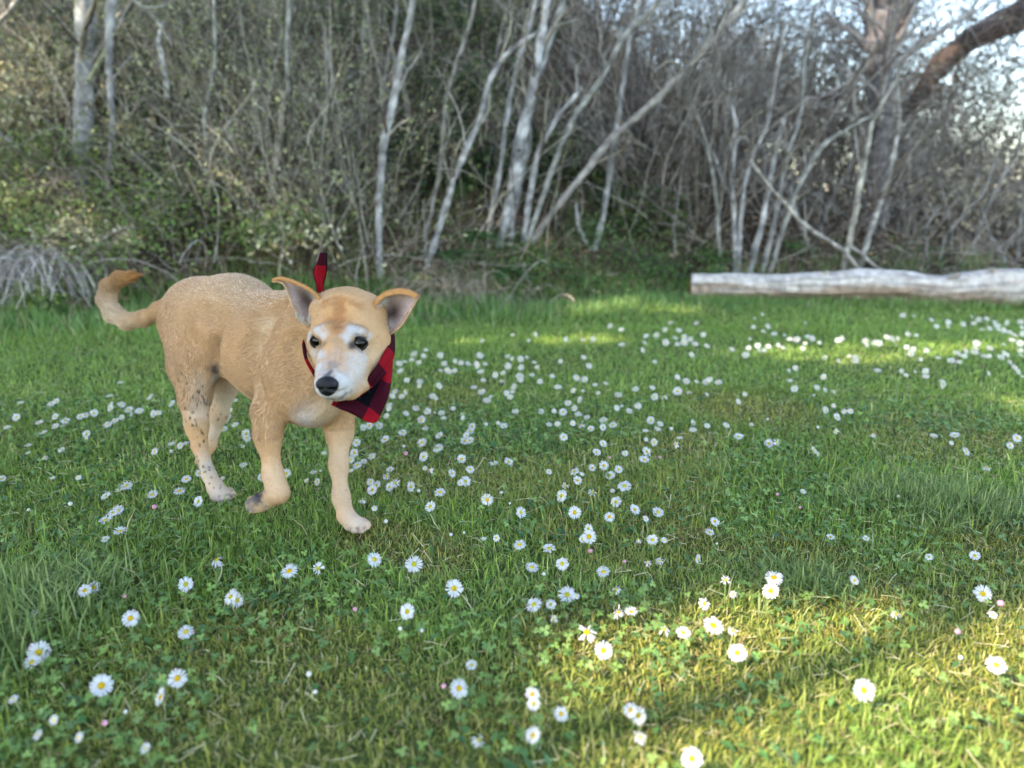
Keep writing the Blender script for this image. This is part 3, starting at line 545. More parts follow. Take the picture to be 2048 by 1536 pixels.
def lump(name, c, r, col, parent, off, mt, n=10):
    u = np.linspace(0, math.pi, n); w = np.arange(2 * n) / (2 * n) * 2 * math.pi; UU, WW = np.meshgrid(u, w, indexing='ij')
    d = np.stack([np.sin(UU) * np.cos(WW), np.sin(UU) * np.sin(WW), np.cos(UU)], -1); d = d * (1 + .15 * wav(d[..., 0] * 3 + c[0] * 9, d[..., 2] * 3, 1.7)[..., None])
    V = np.asarray(c) + d * np.asarray(r); N2 = 2 * n; i = np.arange(n - 1)[:, None] * N2 + np.arange(N2)[None]; j = np.arange(n - 1)[:, None] * N2 + (np.arange(N2)[None] + 1) % N2
    m = MB(); m.add(V, np.stack([i, i + N2, j + N2, j], -1).reshape(-1, 4), col); return m.build(name, mt, parent, off=off)
for px, py, dx_, dz_, l_ in [(1655, 552, -.5, .7, .05), (1530, 560, .4, .8, .03), (1905, 556, .6, .6, .05), (1780, 590, -.2, -.3, .03)]:
    Yk = float(np.interp(P(px, py, 4.85)[0], cx, cy)) - .02; c = P(px, py, Yk); d_ = np.array([dx_, -.5, dz_]); qq = np.stack([c - d_ * .03, c + d_ * l_ * .5, c + d_ * l_]); v, f = tubes(qq[None], np.array([[.024, .016, .011]]), 8)
    m = MB(); m.add(v, f, (.30, .26, .22)); m.build('branch_stub', M_trunk, lroot, off=off)
for px, py, rx, rz in [(1985, 545, .026, .03), (1742, 549, .03, .014), (1425, 561, .02, .01)]:
    Yk = float(np.interp(P(px, py, 4.85)[0], cx, cy)); c = P(px, py, Yk)
    lump('knot', c, (rx, .05, rz), (.33, .27, .21), lroot, off, M_trunk)

# ------------------------------------------------------------------ the dog
prims = []
def pr(*pts, k=.03, flow=None):
    """chain of tapered capsules: points (px, py, Y, r px)"""
    w = [(P(a, b, Y), r * mpp(b, Y)) for a, b, Y, r in pts]
    if len(w) == 1: w = w * 2
    for (a, ra), (b, rb) in zip(w[:-1], w[1:]):
        fl = b - a if flow is None else np.asarray(flow, float)
        prims.append((a, b, ra, rb, k, unit(fl)))
REAR = (-.70, .68, -.22)
pr((406, 634, 1.80, 80), (470, 636, 1.71, 80), k=.04, flow=REAR)
pr((470, 640, 1.71, 78), (560, 690, 1.58, 92), k=.05, flow=REAR)
pr((455, 690, 1.72, 52), (545, 735, 1.58, 72), k=.04, flow=REAR)
pr((560, 690, 1.58, 92), (608, 755, 1.47, 78), k=.05, flow=REAR)
pr((628, 793, 1.44, 58), k=.05, flow=(-.3, .3, -.9))
pr((590, 668, 1.54, 74), (640, 672, 1.46, 66), (700, 690, 1.42, 54), k=.05, flow=REAR)
pr((580, 640, 1.50, 40), (556, 735, 1.455, 44), (538, 820, 1.43, 28), (535, 870, 1.41, 23), (546, 950, 1.40, 17), k=.025, flow=(0, 0, -1))
pr((546, 950, 1.40, 20), (556, 984, 1.395, 21), k=.015, flow=(0, 0, -1))
pr((556, 986, 1.395, 19), (528, 1002, 1.405, 16.5), (508, 1010, 1.41, 15.5), k=.015)
pr((548, 740, 1.44, 22), (522, 815, 1.435, 12), k=.03, flow=(0, 0, -1))
# planted leg
pr((672, 800, 1.49, 42), (679, 865, 1.475, 25), (677, 930, 1.44, 16), (682, 995, 1.41, 14.5), (691, 1028, 1.39, 16.5), k=.02)
pr((692, 1033, 1.39, 17), (712, 1048, 1.37, 17), k=.01)
for a, b, Y in [(696, 1058, 1.370), (709, 1064, 1.356), (723, 1064, 1.350), (735, 1056, 1.360)]:
    pr((a - 8, b - 14, Y + .02, 7.5), (a - 1, b - 7, Y + .004, 8), (a, b - 2, Y, 7), k=.004)
# near hind leg
pr((384, 650, 1.755, 60), (386, 730, 1.68, 44), (389, 800, 1.64, 26), (393, 850, 1.62, 19), (399, 892, 1.61, 13.5), k=.025)
pr((387, 893, 1.62, 6), (400, 880, 1.62, 11), k=.012, flow=(0, 0, -1))
pr((402, 640, 1.75, 55), (415, 715, 1.66, 28), (398, 780, 1.64, 20), k=.025)
pr((400, 895, 1.61, 14), (418, 950, 1.565, 12.5), (431, 975, 1.55, 15), (443, 988, 1.535, 15), k=.012)
for a, b, Y in [(430, 1002, 1.53), (443, 1007, 1.52), (456, 1005, 1.525), (466, 996, 1.54)]:
    pr((a - 6, b - 16, Y + .015, 7), (a - 1, b - 7, Y, 7.5), (a, b - 3, Y, 6.5), k=.004)
# far hind leg
pr((447, 690, 1.80, 46), (449, 770, 1.78, 26), (437, 830, 1.79, 16), (420, 890, 1.80, 10), (404, 922, 1.78, 10), (410, 937, 1.75, 12), k=.02)
# lifted paw toes
for a, b, Y in [(501, 999, 1.42), (497, 1007, 1.405), (499, 1016, 1.40), (507, 1020, 1.40)]:
    pr((a + 12, b - 2, Y, 7), (a, b, Y, 7), k=.005)
# tail
pr((352, 606, 1.85, 22), (318, 622, 1.88, 16), (290, 637, 1.90, 14), (255, 643, 1.92, 14), (227, 628, 1.94, 15), (213, 600, 1.95, 15), (218, 575, 1.95, 14), (238, 558, 1.94, 12), (262, 553, 1.93, 8), (282, 550, 1.92, 3), k=.015)
# head
UPB = (.25, .75, .6)
pr((694, 630, 1.375, 54), k=.02, flow=UPB)
pr((654, 624, 1.37, 34), (738, 627, 1.37, 36), k=.03, flow=UPB)
pr((702, 668, 1.36, 63), k=.025, flow=UPB)
pr((650, 690, 1.345, 36), (654, 720, 1.33, 27), k=.025, flow=(.2, .9, .2))
pr((730, 688, 1.35, 50), (728, 720, 1.335, 42), k=.025, flow=(.4, .9, .1))
pr((636, 663, 1.305, 12), (650, 662, 1.295, 11), k=.015, flow=UPB)
pr((702, 666, 1.290, 13), (720, 667, 1.296, 15), k=.015, flow=UPB)
pr((676, 670, 1.300, 28), (672, 715, 1.265, 27), (661, 757, 1.215, 23), k=.02, flow=(.2, .7, .5))
pr((702, 728, 1.285, 36), (680, 768, 1.235, 28), k=.02, flow=(.4, .9, .1))
pr((661, 725, 1.275, 28), (655, 768, 1.225, 25), k=.015, flow=(-.2, .9, .1))
pr((668, 768, 1.212, 27), (655, 773, 1.205, 23), k=.012, flow=(.3, .9, .2))
pr((674, 784, 1.225, 15), (700, 779, 1.26, 17), (738, 757, 1.32, 22), k=.015, flow=(.4, .9, 0))
subs = [(P(650, 789, 1.185), P(700, 779, 1.212), .0035, .004), (P(700, 779, 1.212), P(737, 757, 1.268), .003, .004)]
late = [  # soft hollows: px, py -> px, py, radius, blend, how far outside
 ((520, 640), (500, 700), .030, .022, .0245), ((500, 700), (503, 790), .026, .02, .0195), ((436, 650), (430, 725), .024, .018, .0165), 
 ((600, 830), (640, 800), .016, .012, .010), ((583, 690), (590, 790), .03, .02, .024), ((528, 620), (560, 600), .025, .02, .021), ((352, 700), (362, 780), .02, .016, .0165), ((395, 740), (400, 800), .014, .012, .0105), ((395, 620), (430, 640), .03, .02, .027), ((403, 855), (412, 930), .005, .006, .0035), ((372, 850), (384, 880), .006, .006, .0045), ((520, 850), (528, 930), .006, .007, .0045), ((640, 870), (655, 900), .012, .01, .008), ((385, 860), (398, 880), .006, .008, .004),
 ((648, 700), (645, 735), .010, .010, .006), ((700, 702), (692, 735), .010, .012, .006), ((677, 640), (677, 600), .012, .012, .009)]
for (a, b), (c, d) in [((437, 992), (438, 1008)), ((450, 992), (450, 1009)), ((461, 988), (463, 1004))]:
    late.append(((a, b), (c, d), .0030, .003, .0007))
H = .0035
lo = np.array([-1.13, 1.12, -.012]); hi = np.array([-.12, 2.03, .56])
dim = np.ceil((hi - lo) / H).astype(int); grid = np.full(dim, 1.0, np.float32)
ax = [lo[i] + H * np.arange(dim[i]) for i in range(3)]
def capd(X, Y, Z, a, b, ra, rb):
    ba = b - a; L2 = max(ba @ ba, 1e-9)
    t = np.clip(((X - a[0]) * ba[0] + (Y - a[1]) * ba[1] + (Z - a[2]) * ba[2]) / L2, 0, 1)
    return np.sqrt((X - a[0] - t * ba[0]) ** 2 + (Y - a[1] - t * ba[1]) ** 2 + (Z - a[2] - t * ba[2]) ** 2) - (ra + (rb - ra) * t)
def sub(a, b, r):
    l = np.minimum(a, b) - r; h = np.maximum(a, b) + r
    s = [slice(max(0, int((l[i] - lo[i]) / H)), max(1, min(dim[i], int((h[i] - lo[i]) / H) + 2))) for i in range(3)]
    return tuple(s), np.meshgrid(*[ax[i][s[i]].astype(np.float32) for i in range(3)], indexing='ij', sparse=True)
for a, b, ra, rb, k, fl in prims:
    s, (X, Y, Z) = sub(a, b, max(ra, rb) + k * 1.6); d = capd(X, Y, Z, a, b, ra, rb); g0 = grid[s]
    h = np.maximum(k - np.abs(d - g0), 0) / k; grid[s] = np.minimum(d, g0) - h * h * k * .25
def carve(a, b, r, k):
    s, (X, Y, Z) = sub(a, b, r + .01 + k); d = -capd(X, Y, Z, a, b, r, r); g0 = grid[s]
    h = np.maximum(k - np.abs(d - g0), 0) / k; grid[s] = np.maximum(d, g0) + h * h * k * .25
def surf(px, py, y0=1.1, y1=2.0):
    d = ray(px, py); o = np.array([0, 0, CAMH])
    for yy in np.arange(y0, y1, .0015):
        p = o + d * (yy / d[1]); i = ((p - lo) / H).astype(int)
        if (i < 0).any() or (i >= dim).any(): continue
        if grid[tuple(i)] < 0: return p
    return P(px, py, 1.5)
for a, b, r, k in subs: carve(a, b, r, k)
for p0, p1, r, k, o_ in late:
    a, b = surf(*p0), surf(*p1); vd = unit(np.array([0, 0, CAMH]) - a); carve(a + vd * o_, b + vd * o_, r, k)
def surface_nets(g):
    s = g < 0; c = s[:-1, :-1, :-1].astype(np.int8)
    tot = sum(s[i:s.shape[0] - 1 + i, j:s.shape[1] - 1 + j, k:s.shape[2] - 1 + k].astype(np.int8) for i in (0, 1) for j in (0, 1) for k in (0, 1))
    act = (tot > 0) & (tot < 8); idx = np.full(act.shape, -1, np.int32); cells = np.argwhere(act); idx[act] = np.arange(len(cells))
    acc = np.zeros((len(cells), 3)); cnt = np.zeros(len(cells))
    cor = [(i, j, k) for i in (0, 1) for j in (0, 1) for k in (0, 1)]
    for c0 in cor:
        for c1 in cor:
            if c1 <= c0 or sum(abs(c0[q] - c1[q]) for q in range(3)) != 1: continue
            A0 = g[tuple((cells + c0).T)]; A1 = g[tuple((cells + c1).T)]; m = (A0 < 0) != (A1 < 0)
            t = np.where(m, A0 / (A0 - A1 + 1e-12), 0)[:, None]
            acc += m[:, None] * (np.array(c0) + t * (np.array(c1) - np.array(c0))); cnt += m
    v = cells + acc / cnt[:, None]; qs = []
    for a in range(3):
        o1, o2 = [(1, 2), (2, 0), (0, 1)][a]
        sl0 = [slice(None)] * 3; sl1 = [slice(None)] * 3; sl0[a] = slice(0, -1); sl1[a] = slice(1, None)
        e = np.argwhere(s[tuple(sl0)] != s[tuple(sl1)]); e = e[(e[:, o1] > 0) & (e[:, o2] > 0) & (e[:, o1] < idx.shape[o1]) & (e[:, o2] < idx.shape[o2])]
        u1 = np.zeros(3, int); u1[o1] = 1; u2 = np.zeros(3, int); u2[o2] = 1
        q = np.stack([idx[tuple((e - u1 - u2).T)], idx[tuple((e - u2).T)], idx[tuple(e.T)], idx[tuple((e - u1).T)]], 1)
        ins = s[tuple(e.T)]; q[~ins] = q[~ins][:, ::-1]; qs.append(q)
    return v, np.concatenate(qs)
bv, bq = surface_nets(grid); bv = lo + bv * H
# light smoothing
smw = np.where((bv[:, 2] > .14) & (np.linalg.norm(bv - P(690, 690, 1.29), axis=1) > .14) & (bv[:, 0] > -.97), 1., 0.)[:, None]
for it in range(14):
    acc = np.zeros_like(bv); cnt = np.zeros(len(bv))
    for a, b in ((0, 1), (1, 2), (2, 3), (3, 0)):
        np.add.at(acc, bq[:, a], bv[bq[:, b]]); np.add.at(cnt, bq[:, a], 1)
    kk_ = .5 if it < 3 else .5 * smw; bv = bv * (1 - kk_) + kk_ * acc / np.maximum(cnt, 1)[:, None]
nrm = np.cross(bv[bq[:, 2]] - bv[bq[:, 0]], bv[bq[:, 3]] - bv[bq[:, 1]]); bn = np.zeros_like(bv)
for a in range(4): np.add.at(bn, bq[:, a], nrm)
bn = unit(bn)
# hair direction from the nearest limbs
wsum = np.zeros(len(bv)); fl_ = np.zeros_like(bv)
for a, b, ra, rb, k, fl in prims:
    d = capd(bv[:, 0], bv[:, 1], bv[:, 2], a, b, ra, rb); w = np.exp(-np.abs(d) / .008); fl_ += w[:, None] * fl; wsum += w
bflow = unit(fl_ / (wsum[:, None] + 1e-9)); ea = bq.ravel(); eb = np.roll(bq, -1, 1).ravel(); dg = np.bincount(ea, minlength=len(bv)) + 1
for _ in range(45): bflow = np.stack([(bflow[:, k] + np.bincount(ea, bflow[eb, k], len(bv))) / dg for k in range(3)], 1)
bflow = unit(bflow - bn * (bflow * bn).sum(1, keepdims=True))
TAN = np.array([.37, .220, .113])
WH = (.37, .35, .34); CRM = (.39, .28, .18); RST = (.28, .11, .035); GRY = (.16, .15, .15)
blobs = [  # px, py, r px, colour, weight
 (470, 560, 95, (.41, .27, .155), .6), (540, 650, 30, (.48, .35, .22), .6), (527, 690, 25, (.48, .35, .22), .5),  # lighter saddle; the other two paint a shoulder highlight into the coat
 (690, 774, 54, WH, 1), (665, 770, 40, WH, .7), (650, 792, 34, WH, 1), (722, 748, 42, WH, .65), (712, 718, 34, WH, .55), (640, 735, 26, WH, .85), (636, 765, 28, WH, .95), (640, 712, 20, WH, .8),
 (748, 715, 40, CRM, .5),
 (638, 660, 18, WH, .9), (620, 673, 14, WH, .8), (650, 670, 15, WH, .8), (702, 660, 19, WH, .95), (718, 661, 17, WH, .85), (735, 674, 15, WH, .8), (693, 676, 15, WH, .85), (728, 706, 20, WH, .6), (632, 706, 18, WH, .6),
 (668, 712, 28, (.34, .23, .17), .85), (660, 735, 22, (.17, .14, .13), .85), (657, 750, 16, (.03, .03, .035), .85), (648, 745, 12, (.4, .36, .34), .5),
 (675, 632, 36, RST, .8), (674, 655, 20, RST, .75), (690, 615, 36, (.5, .28, .12), .5), (655, 618, 20, (.5, .29, .13), .4),
 (655, 797, 10, (.03, .028, .03), .9), (668, 797, 10, (.03, .028, .03), .85), (680, 794, 10, (.04, .035, .04), .8), (692, 789, 9, (.06, .05, .05), .7), (704, 783, 8, (.1, .08, .08), .5), (672, 802, 16, (.35, .33, .34), .5),
 (620, 838, 46, WH, .7), (655, 830, 40, CRM, .8), (600, 850, 30, CRM, .6), (640, 800, 40, CRM, .5),
 (690, 920, 70, CRM, .75), (684, 990, 60, (.37, .26, .17), .85), (712, 1050, 45, (.39, .30, .23), .9), (703, 1058, 6, (.13, .09, .07), .8), (704, 1065, 6, (.13, .09, .07), .8), (716, 1058, 6, (.13, .09, .07), .8), (717, 1066, 6, (.13, .09, .07), .8), (729, 1055, 6, (.13, .09, .07), .8), (731, 1062, 6, (.13, .09, .07), .8), (438, 1000, 6, (.1, .08, .07), .7), (451, 1000, 6, (.1, .08, .07), .7),  # cream leg and paw; small dark marks paint the shade between the toes
 (400, 770, 34, CRM, .7), (402, 820, 34, (.46, .36, .27), .7), (412, 940, 50, (.42, .34, .26), .8), (440, 990, 40, (.38, .31, .26), .8), (433, 737, 20, (.04, .035, .035), .9), (432, 755, 14, (.4, .36, .33), .6),
 (450, 800, 50, (.50, .43, .35), .7), (430, 860, 40, (.5, .42, .34), .7), (497, 797, 22, (.2, .15, .11), .7), (470, 770, 30, (.45, .33, .21), .5),
 (520, 1010, 34, CRM, .7), (515, 990, 30, (.015, .015, .02), 1), (500, 1003, 22, (.1, .09, .09), .8), (438, 1008, 18, (.07, .06, .06), 1), (460, 1005, 17, (.07, .06, .06), 1), (425, 930, 20, (.30, .26, .22), .6), (497, 1022, 8, (.1, .1, .1), .8),
 (550, 960, 50, (.48, .34, .23), .6), (515, 780, 30, (.47, .33, .2), .5), (350, 640, 60, (.45, .29, .16), .5),
 (260, 650, 50, (.46, .34, .22), .6), (205, 610, 40, (.46, .34, .23), .7), (225, 640, 40, (.48, .37, .26), .7), (268, 550, 34, (.28, .12, .03), .85), (240, 552, 26, (.32, .16, .055), .7),
 (635, 681, 20, (.02, .015, .015), .9), (717, 687, 23, (.02, .015, .015), .9), (703, 694, 12, (.03, .025, .025), .9), (646, 692, 10, (.04, .03, .03), .8)]
for i in range(12):   # brow crease shade painted as darker coat colour, with a darker midline
    t = i / 11; blobs.append((645 + 28 * t, 612 - 9 * math.sin(t * 2.2), 10, (.28, .135, .055), .4)); blobs.append((690 + 34 * t, 603 + 12 * t * t, 10, (.28, .135, .055), .38))
    blobs.append((677 + 3 * math.sin(t * 3), 600 + 48 * t, 15, (.28, .125, .05), .5))
bl = []
for a, b, r, c, w in blobs:
    s = surf(a, b); bl.append((s, r * mpp(b, s[1]), np.array(c), w))
def coat(p):
    c = np.tile(TAN, (len(p), 1)) * (1 + .07 * wav(p[:, 0] + p[:, 1], p[:, 2], 28)[:, None] + .05 * wav(p[:, 0] * 2, p[:, 2] + p[:, 1], 70, 2)[:, None])
    jit = .35 * wav(p[:, 0] * 1.3, p[:, 2] + p[:, 1], 190, 3) + .25 * wav(p[:, 0], p[:, 2] * 1.2, 420, 5)
    for s, r, cc_, w in bl:
        d = np.linalg.norm(p - s, axis=1) + jit * (min(r, .02) if r < .04 else 0); k = (w * (1 - sstep(d, r * .15, r * 1.25)))[:, None]; c = c * (1 - k) + cc_ * k
    return c
bc = coat(bv)
SPK = []
for _ in range(110):
    a_, b_ = rng.normal(392, 20), U(780, 985); s_ = surf(a_ + (b_ - 860) * .28 * (b_ > 860), b_, 1.5); SPK.append((s_, U(.0012, .0027)))
SPK += [(surf(rng.normal(440, 18), U(800, 900), 1.7), U(.001, .002)) for _ in range(25)] + [(surf(rng.normal(388, 14), U(740, 790), 1.5), U(.001, .0022)) for _ in range(20)]
for s_, r_ in SPK: bc[np.linalg.norm((bv - s_) * [1, .7, .6], axis=1) < r_] *= .4
M_coat = mat('dog_coat', .8, .10, 0, 0, 500, vari=.05, vscale=160)
C0 = np.array([-.55, 1.55, 0])
dog = thing('dog', 'short haired tan dog with grey white face and red check bandana walking on the lawn', 'dog', tuple(C0))
link('body', mesh_np('body', bv - C0, bq, bc), dog, M_coat)

# ears ------------------------------------------------------------
def grid_faces(a, b):
    i = np.arange(a - 1)[:, None] * b + np.arange(b - 1)[None]; return np.stack([i, i + 1, i + b + 1, i + b], -1).reshape(-1, 4)
def resample(pts, K):
    pts = np.asarray(pts, float); s = np.concatenate([[0], np.cumsum(np.linalg.norm(np.diff(pts, axis=0), axis=1))]); t = np.linspace(0, s[-1], K)
    o = np.stack([np.interp(t, s, pts[:, k]) for k in range(pts.shape[1])], 1)
    for _ in range(3): o[1:-1] = (o[:-2] + 2 * o[1:-1] + o[2:]) / 4
    return o
fur_src = []
def ear(e1, e2, cup, colf, thick=.0028):
    """e1, e2: edges base->tip as (px, py, Y); cup: how far (m) the middle is pushed back"""
    K = 26; J = 22; a = resample([P(*p) for p in e1], K); b = resample([P(*p) for p in e2], K)
    s = np.linspace(0, 1, K)[:, None, None]; t = np.linspace(0, 1, J)[None, :, None]
    V = a[:, None] * (1 - t) + b[:, None] * t
    back = np.array([.05, 1.0, 0.05]); depth = cup * np.sin(math.pi * t) ** .8 * (1 - s * .75)
    V = V + back * depth
    V += .0015 * wav(V[..., 0], V[..., 2], 120)[..., None] * back
    du = np.gradient(V, axis=0); dv = np.gradient(V, axis=1); N = unit(np.cross(du, dv))
    if (N[..., 1].mean()) > 0: N = -N                       # N towards the viewer side
    fr = V + N * thick * .5; bk = V - N * thick * .5 * (1.4 - .6 * np.abs(2 * t - 1))
    cf = colf(s[..., 0] * np.ones((K, J)), t[..., 0] * np.ones((K, J))); cb = np.tile([.36, .19, .08], (K * J, 1)) * (1 + .1 * rng.normal(size=(K * J, 1)))
    f = grid_faces(K, J); n0 = K * J; fs = [f, f[:, ::-1] + n0]
    def strip(ix): ix = np.asarray(ix); return np.stack([ix[:-1], ix[:-1] + n0, ix[1:] + n0, ix[1:]], 1)
    fs += [strip(np.arange(J)), strip(np.arange(J) + (K - 1) * J)[:, ::-1], strip(np.arange(K) * J)[:, ::-1], strip(np.arange(K) * J + J - 1)]
    V2 = np.concatenate([fr.reshape(-1, 3), bk.reshape(-1, 3)]); C2 = np.concatenate([cf.reshape(-1, 3) * .85, cb * .85])
    ed = np.abs(2 * t[..., 0] - 1) * np.ones((K, J)) > .9
    link('ear', mesh_np('ear', V2 - C0, np.concatenate(fs), C2), dog, M_coat)
    fl = np.broadcast_to(unit(np.gradient(V, axis=0)), V.shape).reshape(-1, 3)
    NN = N.reshape(-1, 3)
    fur_src.append((bk.reshape(-1, 3), f, -NN, fl, cb, .9, .006))
    e_mask = (ed.reshape(-1)[f]).any(1); fur_src.append((fr.reshape(-1, 3), f[e_mask], NN, fl, np.tile([.36, .23, .13], (n0, 1)), 1.0, .007))
def cr(s, t):   # inner ear, image-right ear (t 0 = upper edge, 1 = lower edge)
    c = np.zeros(s.shape + (3,)); c[:] = (.42, .31, .29)
    dk = np.exp(-((s - .30) / .30) ** 2 - ((t - .58) / .34) ** 2)[..., None]; c = c * (1 - dk * .95) + np.array([.03, .014, .011]) * dk * .95  # shade of the ear cavity painted as a dark brown centre
    wt = np.exp(-((s - .12) / .16) ** 2 - ((t - .18) / .2) ** 2)[..., None] + np.exp(-((s - .06) / .10) ** 2 - ((t - .75) / .12) ** 2)[..., None]; wt = np.clip(wt, 0, 1)
    c = c * (1 - wt) + np.array([.68, .63, .60]) * wt; ed = sstep(np.abs(2 * t - 1), .72, .98)[..., None]; c = c * (1 - ed * .8) + np.array([.50, .36, .24]) * ed * .8
    return c * (1 + .08 * rng.normal(size=s.shape + (1,)))
ear([(744, 612, 1.36), (752, 598, 1.35), (768, 586, 1.34), (795, 579, 1.34), (820, 581, 1.335), (833, 590, 1.335)],
    [(776, 672, 1.36), (790, 664, 1.355), (804, 652, 1.35), (814, 636, 1.345), (825, 617, 1.34), (835, 598, 1.335)], .030, cr)
# folded-over rim on the same ear (outer side showing)
def fold(e1, e2, col):
    K = 22; J = 6; a = resample([P(*p) for p in e1], K); b = resample([P(*p) for p in e2], K); t = np.linspace(0, 1, J)[None, :, None]
    V = a[:, None] * (1 - t) + b[:, None] * t; V[..., 1] -= .004 * np.sin(math.pi * t[..., 0]) * 1.0; V[..., 2] += .003 * np.sin(math.pi * t[..., 0])
    du = np.gradient(V, axis=0); dv = np.gradient(V, axis=1); N = unit(np.cross(du, dv))
    if N[..., 1].mean() > 0: N = -N
    bkv = V - N * .002; f = grid_faces(K, J); n0 = K * J
    C = vary(col, K * J, .1)
    return np.concatenate([V.reshape(-1, 3), bkv.reshape(-1, 3)]), np.concatenate([f, f[:, ::-1] + n0]), np.concatenate([C, C]), N.reshape(-1, 3), f
for e1, e2 in [([(742, 616, 1.352), (750, 598, 1.345), (768, 583, 1.335), (795, 576, 1.333), (820, 578, 1.33), (835, 588, 1.33)], [(748, 622, 1.343), (757, 604, 1.335), (772, 592, 1.328), (797, 587, 1.322), (818, 590, 1.32), (831, 598, 1.325)]),
               ([(545, 560, 1.385), (556, 553, 1.375), (575, 557, 1.362), (602, 567, 1.352), (626, 579, 1.35), (643, 596, 1.35)], [(547, 562, 1.378), (559, 560, 1.366), (577, 564, 1.355), (602, 573, 1.345), (624, 586, 1.344), (638, 603, 1.347)])]:
    v, f, c, N, f1 = fold(e1, e2, (.34, .17, .065)); m = MB(); m.add(v, f, c); m.build('ear_rim', M_coat, dog, off=C0)
    fur_src.append((v[:len(N)], f1, N, np.tile([.5, 0, .1], (len(N), 1)), c[:len(N)], .8, .005))
def cl(s, t):
    c = np.zeros(s.shape + (3,)); c[:] = (.40, .30, .27)
    dk = np.exp(-((s - .30) / .32) ** 2 - ((t - .48) / .38) ** 2)[..., None]; c = c * (1 - dk * .95) + np.array([.028, .014, .011]) * dk * .95  # cavity shade painted into the inner ear colour here too
    wt = np.clip(np.exp(-((s - .1) / .14) ** 2 - ((t - .15) / .22) ** 2) + .8 * np.exp(-((s - .05) / .08) ** 2 - ((t - .8) / .1) ** 2), 0, 1)[..., None]; c = c * (1 - wt) + np.array([.66, .62, .6]) * wt
    tp = sstep(s, .6, .95)[..., None]; c = c * (1 - tp) + np.array([.50, .36, .25]) * tp
    ed = sstep(np.abs(2 * t - 1), .72, .98)[..., None]; c = c * (1 - ed * .8) + np.array([.50, .36, .24]) * ed * .8
    return c * (1 + .08 * rng.normal(size=s.shape + (1,)))
ear([(641, 618, 1.36), (644, 604, 1.355), (638, 591, 1.352), (622, 578, 1.352), (600, 566, 1.355), (575, 557, 1.365), (556, 554, 1.375), (545, 560, 1.385)],
    [(618, 655, 1.37), (604, 642, 1.365), (592, 630, 1.362), (583, 612, 1.36), (576, 592, 1.362), (569, 573, 1.367), (562, 565, 1.375), (546, 563, 1.385)], .026, cl)

# eyes ------------------------------------------------------------
M_eye = mat('eye', .06, .22); M_lid = mat('eyelid', .5, .2)
def ball(name, c, r, col, parent, mt, n=20, flat=None):
    u = np.linspace(0, math.pi, n); w = np.arange(2 * n) / (2 * n) * 2 * math.pi; UU, WW = np.meshgrid(u, w, indexing='ij')
    d = np.stack([np.sin(UU) * np.cos(WW), -np.cos(UU), np.sin(UU) * np.sin(WW)], -1); V = np.asarray(c) + d * np.asarray(r)
    N2 = 2 * n; i = np.arange(n - 1)[:, None] * N2 + np.arange(N2)[None]; j = np.arange(n - 1)[:, None] * N2 + (np.arange(N2)[None] + 1) % N2
    rr = UU.reshape(-1); C = np.where((rr < .42)[:, None], np.array([.0008, .0008, .0008]), np.where((rr < .95)[:, None], np.array(col), np.array([.003, .002, .002])))
    m = MB(); m.add(V, np.stack([i, j, j + N2, i + N2], -1).reshape(-1, 4), C); return m.build(name, mt, parent, off=C0)
for (ex, ey, r, ww, hh, tilt) in [(635, 682, 14, 13, 13, .10), (717, 687, 15, 16.5, 13, -.02)]:
    s = surf(ex, ey); k = mpp(ey, s[1]); s = s + np.array([0, .0035, 0]); e_ = ball('eye', s + np.array([0, .003, 0]), r * k * 1.05, (.006, .0025, .0015), dog, M_eye)
    th = np.arange(40) / 40 * 2 * math.pi; xx = np.cos(th) * ww; zz = np.sin(th) * hh * (1 - .25 * np.abs(np.cos(th)) ** 2) + tilt * xx
    rr2 = (xx ** 2 + zz ** 2) / r ** 2; yy = -np.sqrt(np.maximum(1.10 - rr2 * .85, .03)) * r * .95
    ring = s + np.stack([xx * k, yy * k + .003, zz * k], 1); ring = np.concatenate([ring, ring[:1]])
    v, f = tubes(ring[None], np.full((1, 41), 3.0 * k), 8); mm = MB(); mm.add(v, f, (.004, .003, .003)); mm.build('eyelid', M_lid, dog, off=C0)
# nose: own small field, high resolution --------------------------------------
nc = surf(655, 772) + np.array([0, -.001, 0]); kx = mpp(771, nc[1]); hN = .0009
rx, rz = 22.5 * kx, 20.5 * kx; nd = np.array([62, 50, 56]); l2 = nc - nd * hN / 2
gxn, gyn, gzn = [(l2[i] + hN * np.arange(nd[i])).astype(np.float32) for i in range(3)]
X, Y, Z = np.meshgrid(gxn, gyn, gzn, indexing='ij'); X = X - nc[0]; Y = Y - nc[1]; Z = Z - nc[2]
zz = Z + .0; wfac = 1 - .25 * np.clip(-zz / rz, -0.3, 1)
dN = (np.sqrt((X / (rx * wfac)) ** 2 + (Y / .0125) ** 2 + (zz / rz) ** 2) - 1) * .012
for sx in (-1, 1):
    a = np.array([sx * .0072, -.0155, -.0020]); b = np.array([sx * .0135, -.008, -.0050]); ba = b - a
    t = np.clip(((X - a[0]) * ba[0] + (Y - a[1]) * ba[1] + (Z - a[2]) * ba[2]) / (ba @ ba), 0, 1)
    dd = np.sqrt((X - a[0] - t * ba[0]) ** 2 + ((Y - a[1] - t * ba[1]) * .7) ** 2 + ((Z - a[2] - t * ba[2]) * 1.4) ** 2) - .0046
    kk = .003; h = np.maximum(kk - np.abs(-dd - dN), 0) / kk; dN = np.maximum(-dd, dN) + h * h * kk * .25
dd = np.sqrt(X ** 2 + (Y + .0125) ** 2 + 0 * Z) - .0011 + np.where(Z > .001, .01, 0); dN = np.maximum(-dd, dN)
nv, nq = surface_nets(dN.astype(np.float32)); nv = l2 + nv * hN; ncol = np.tile([.0035, .0033, .0045], (len(nv), 1))
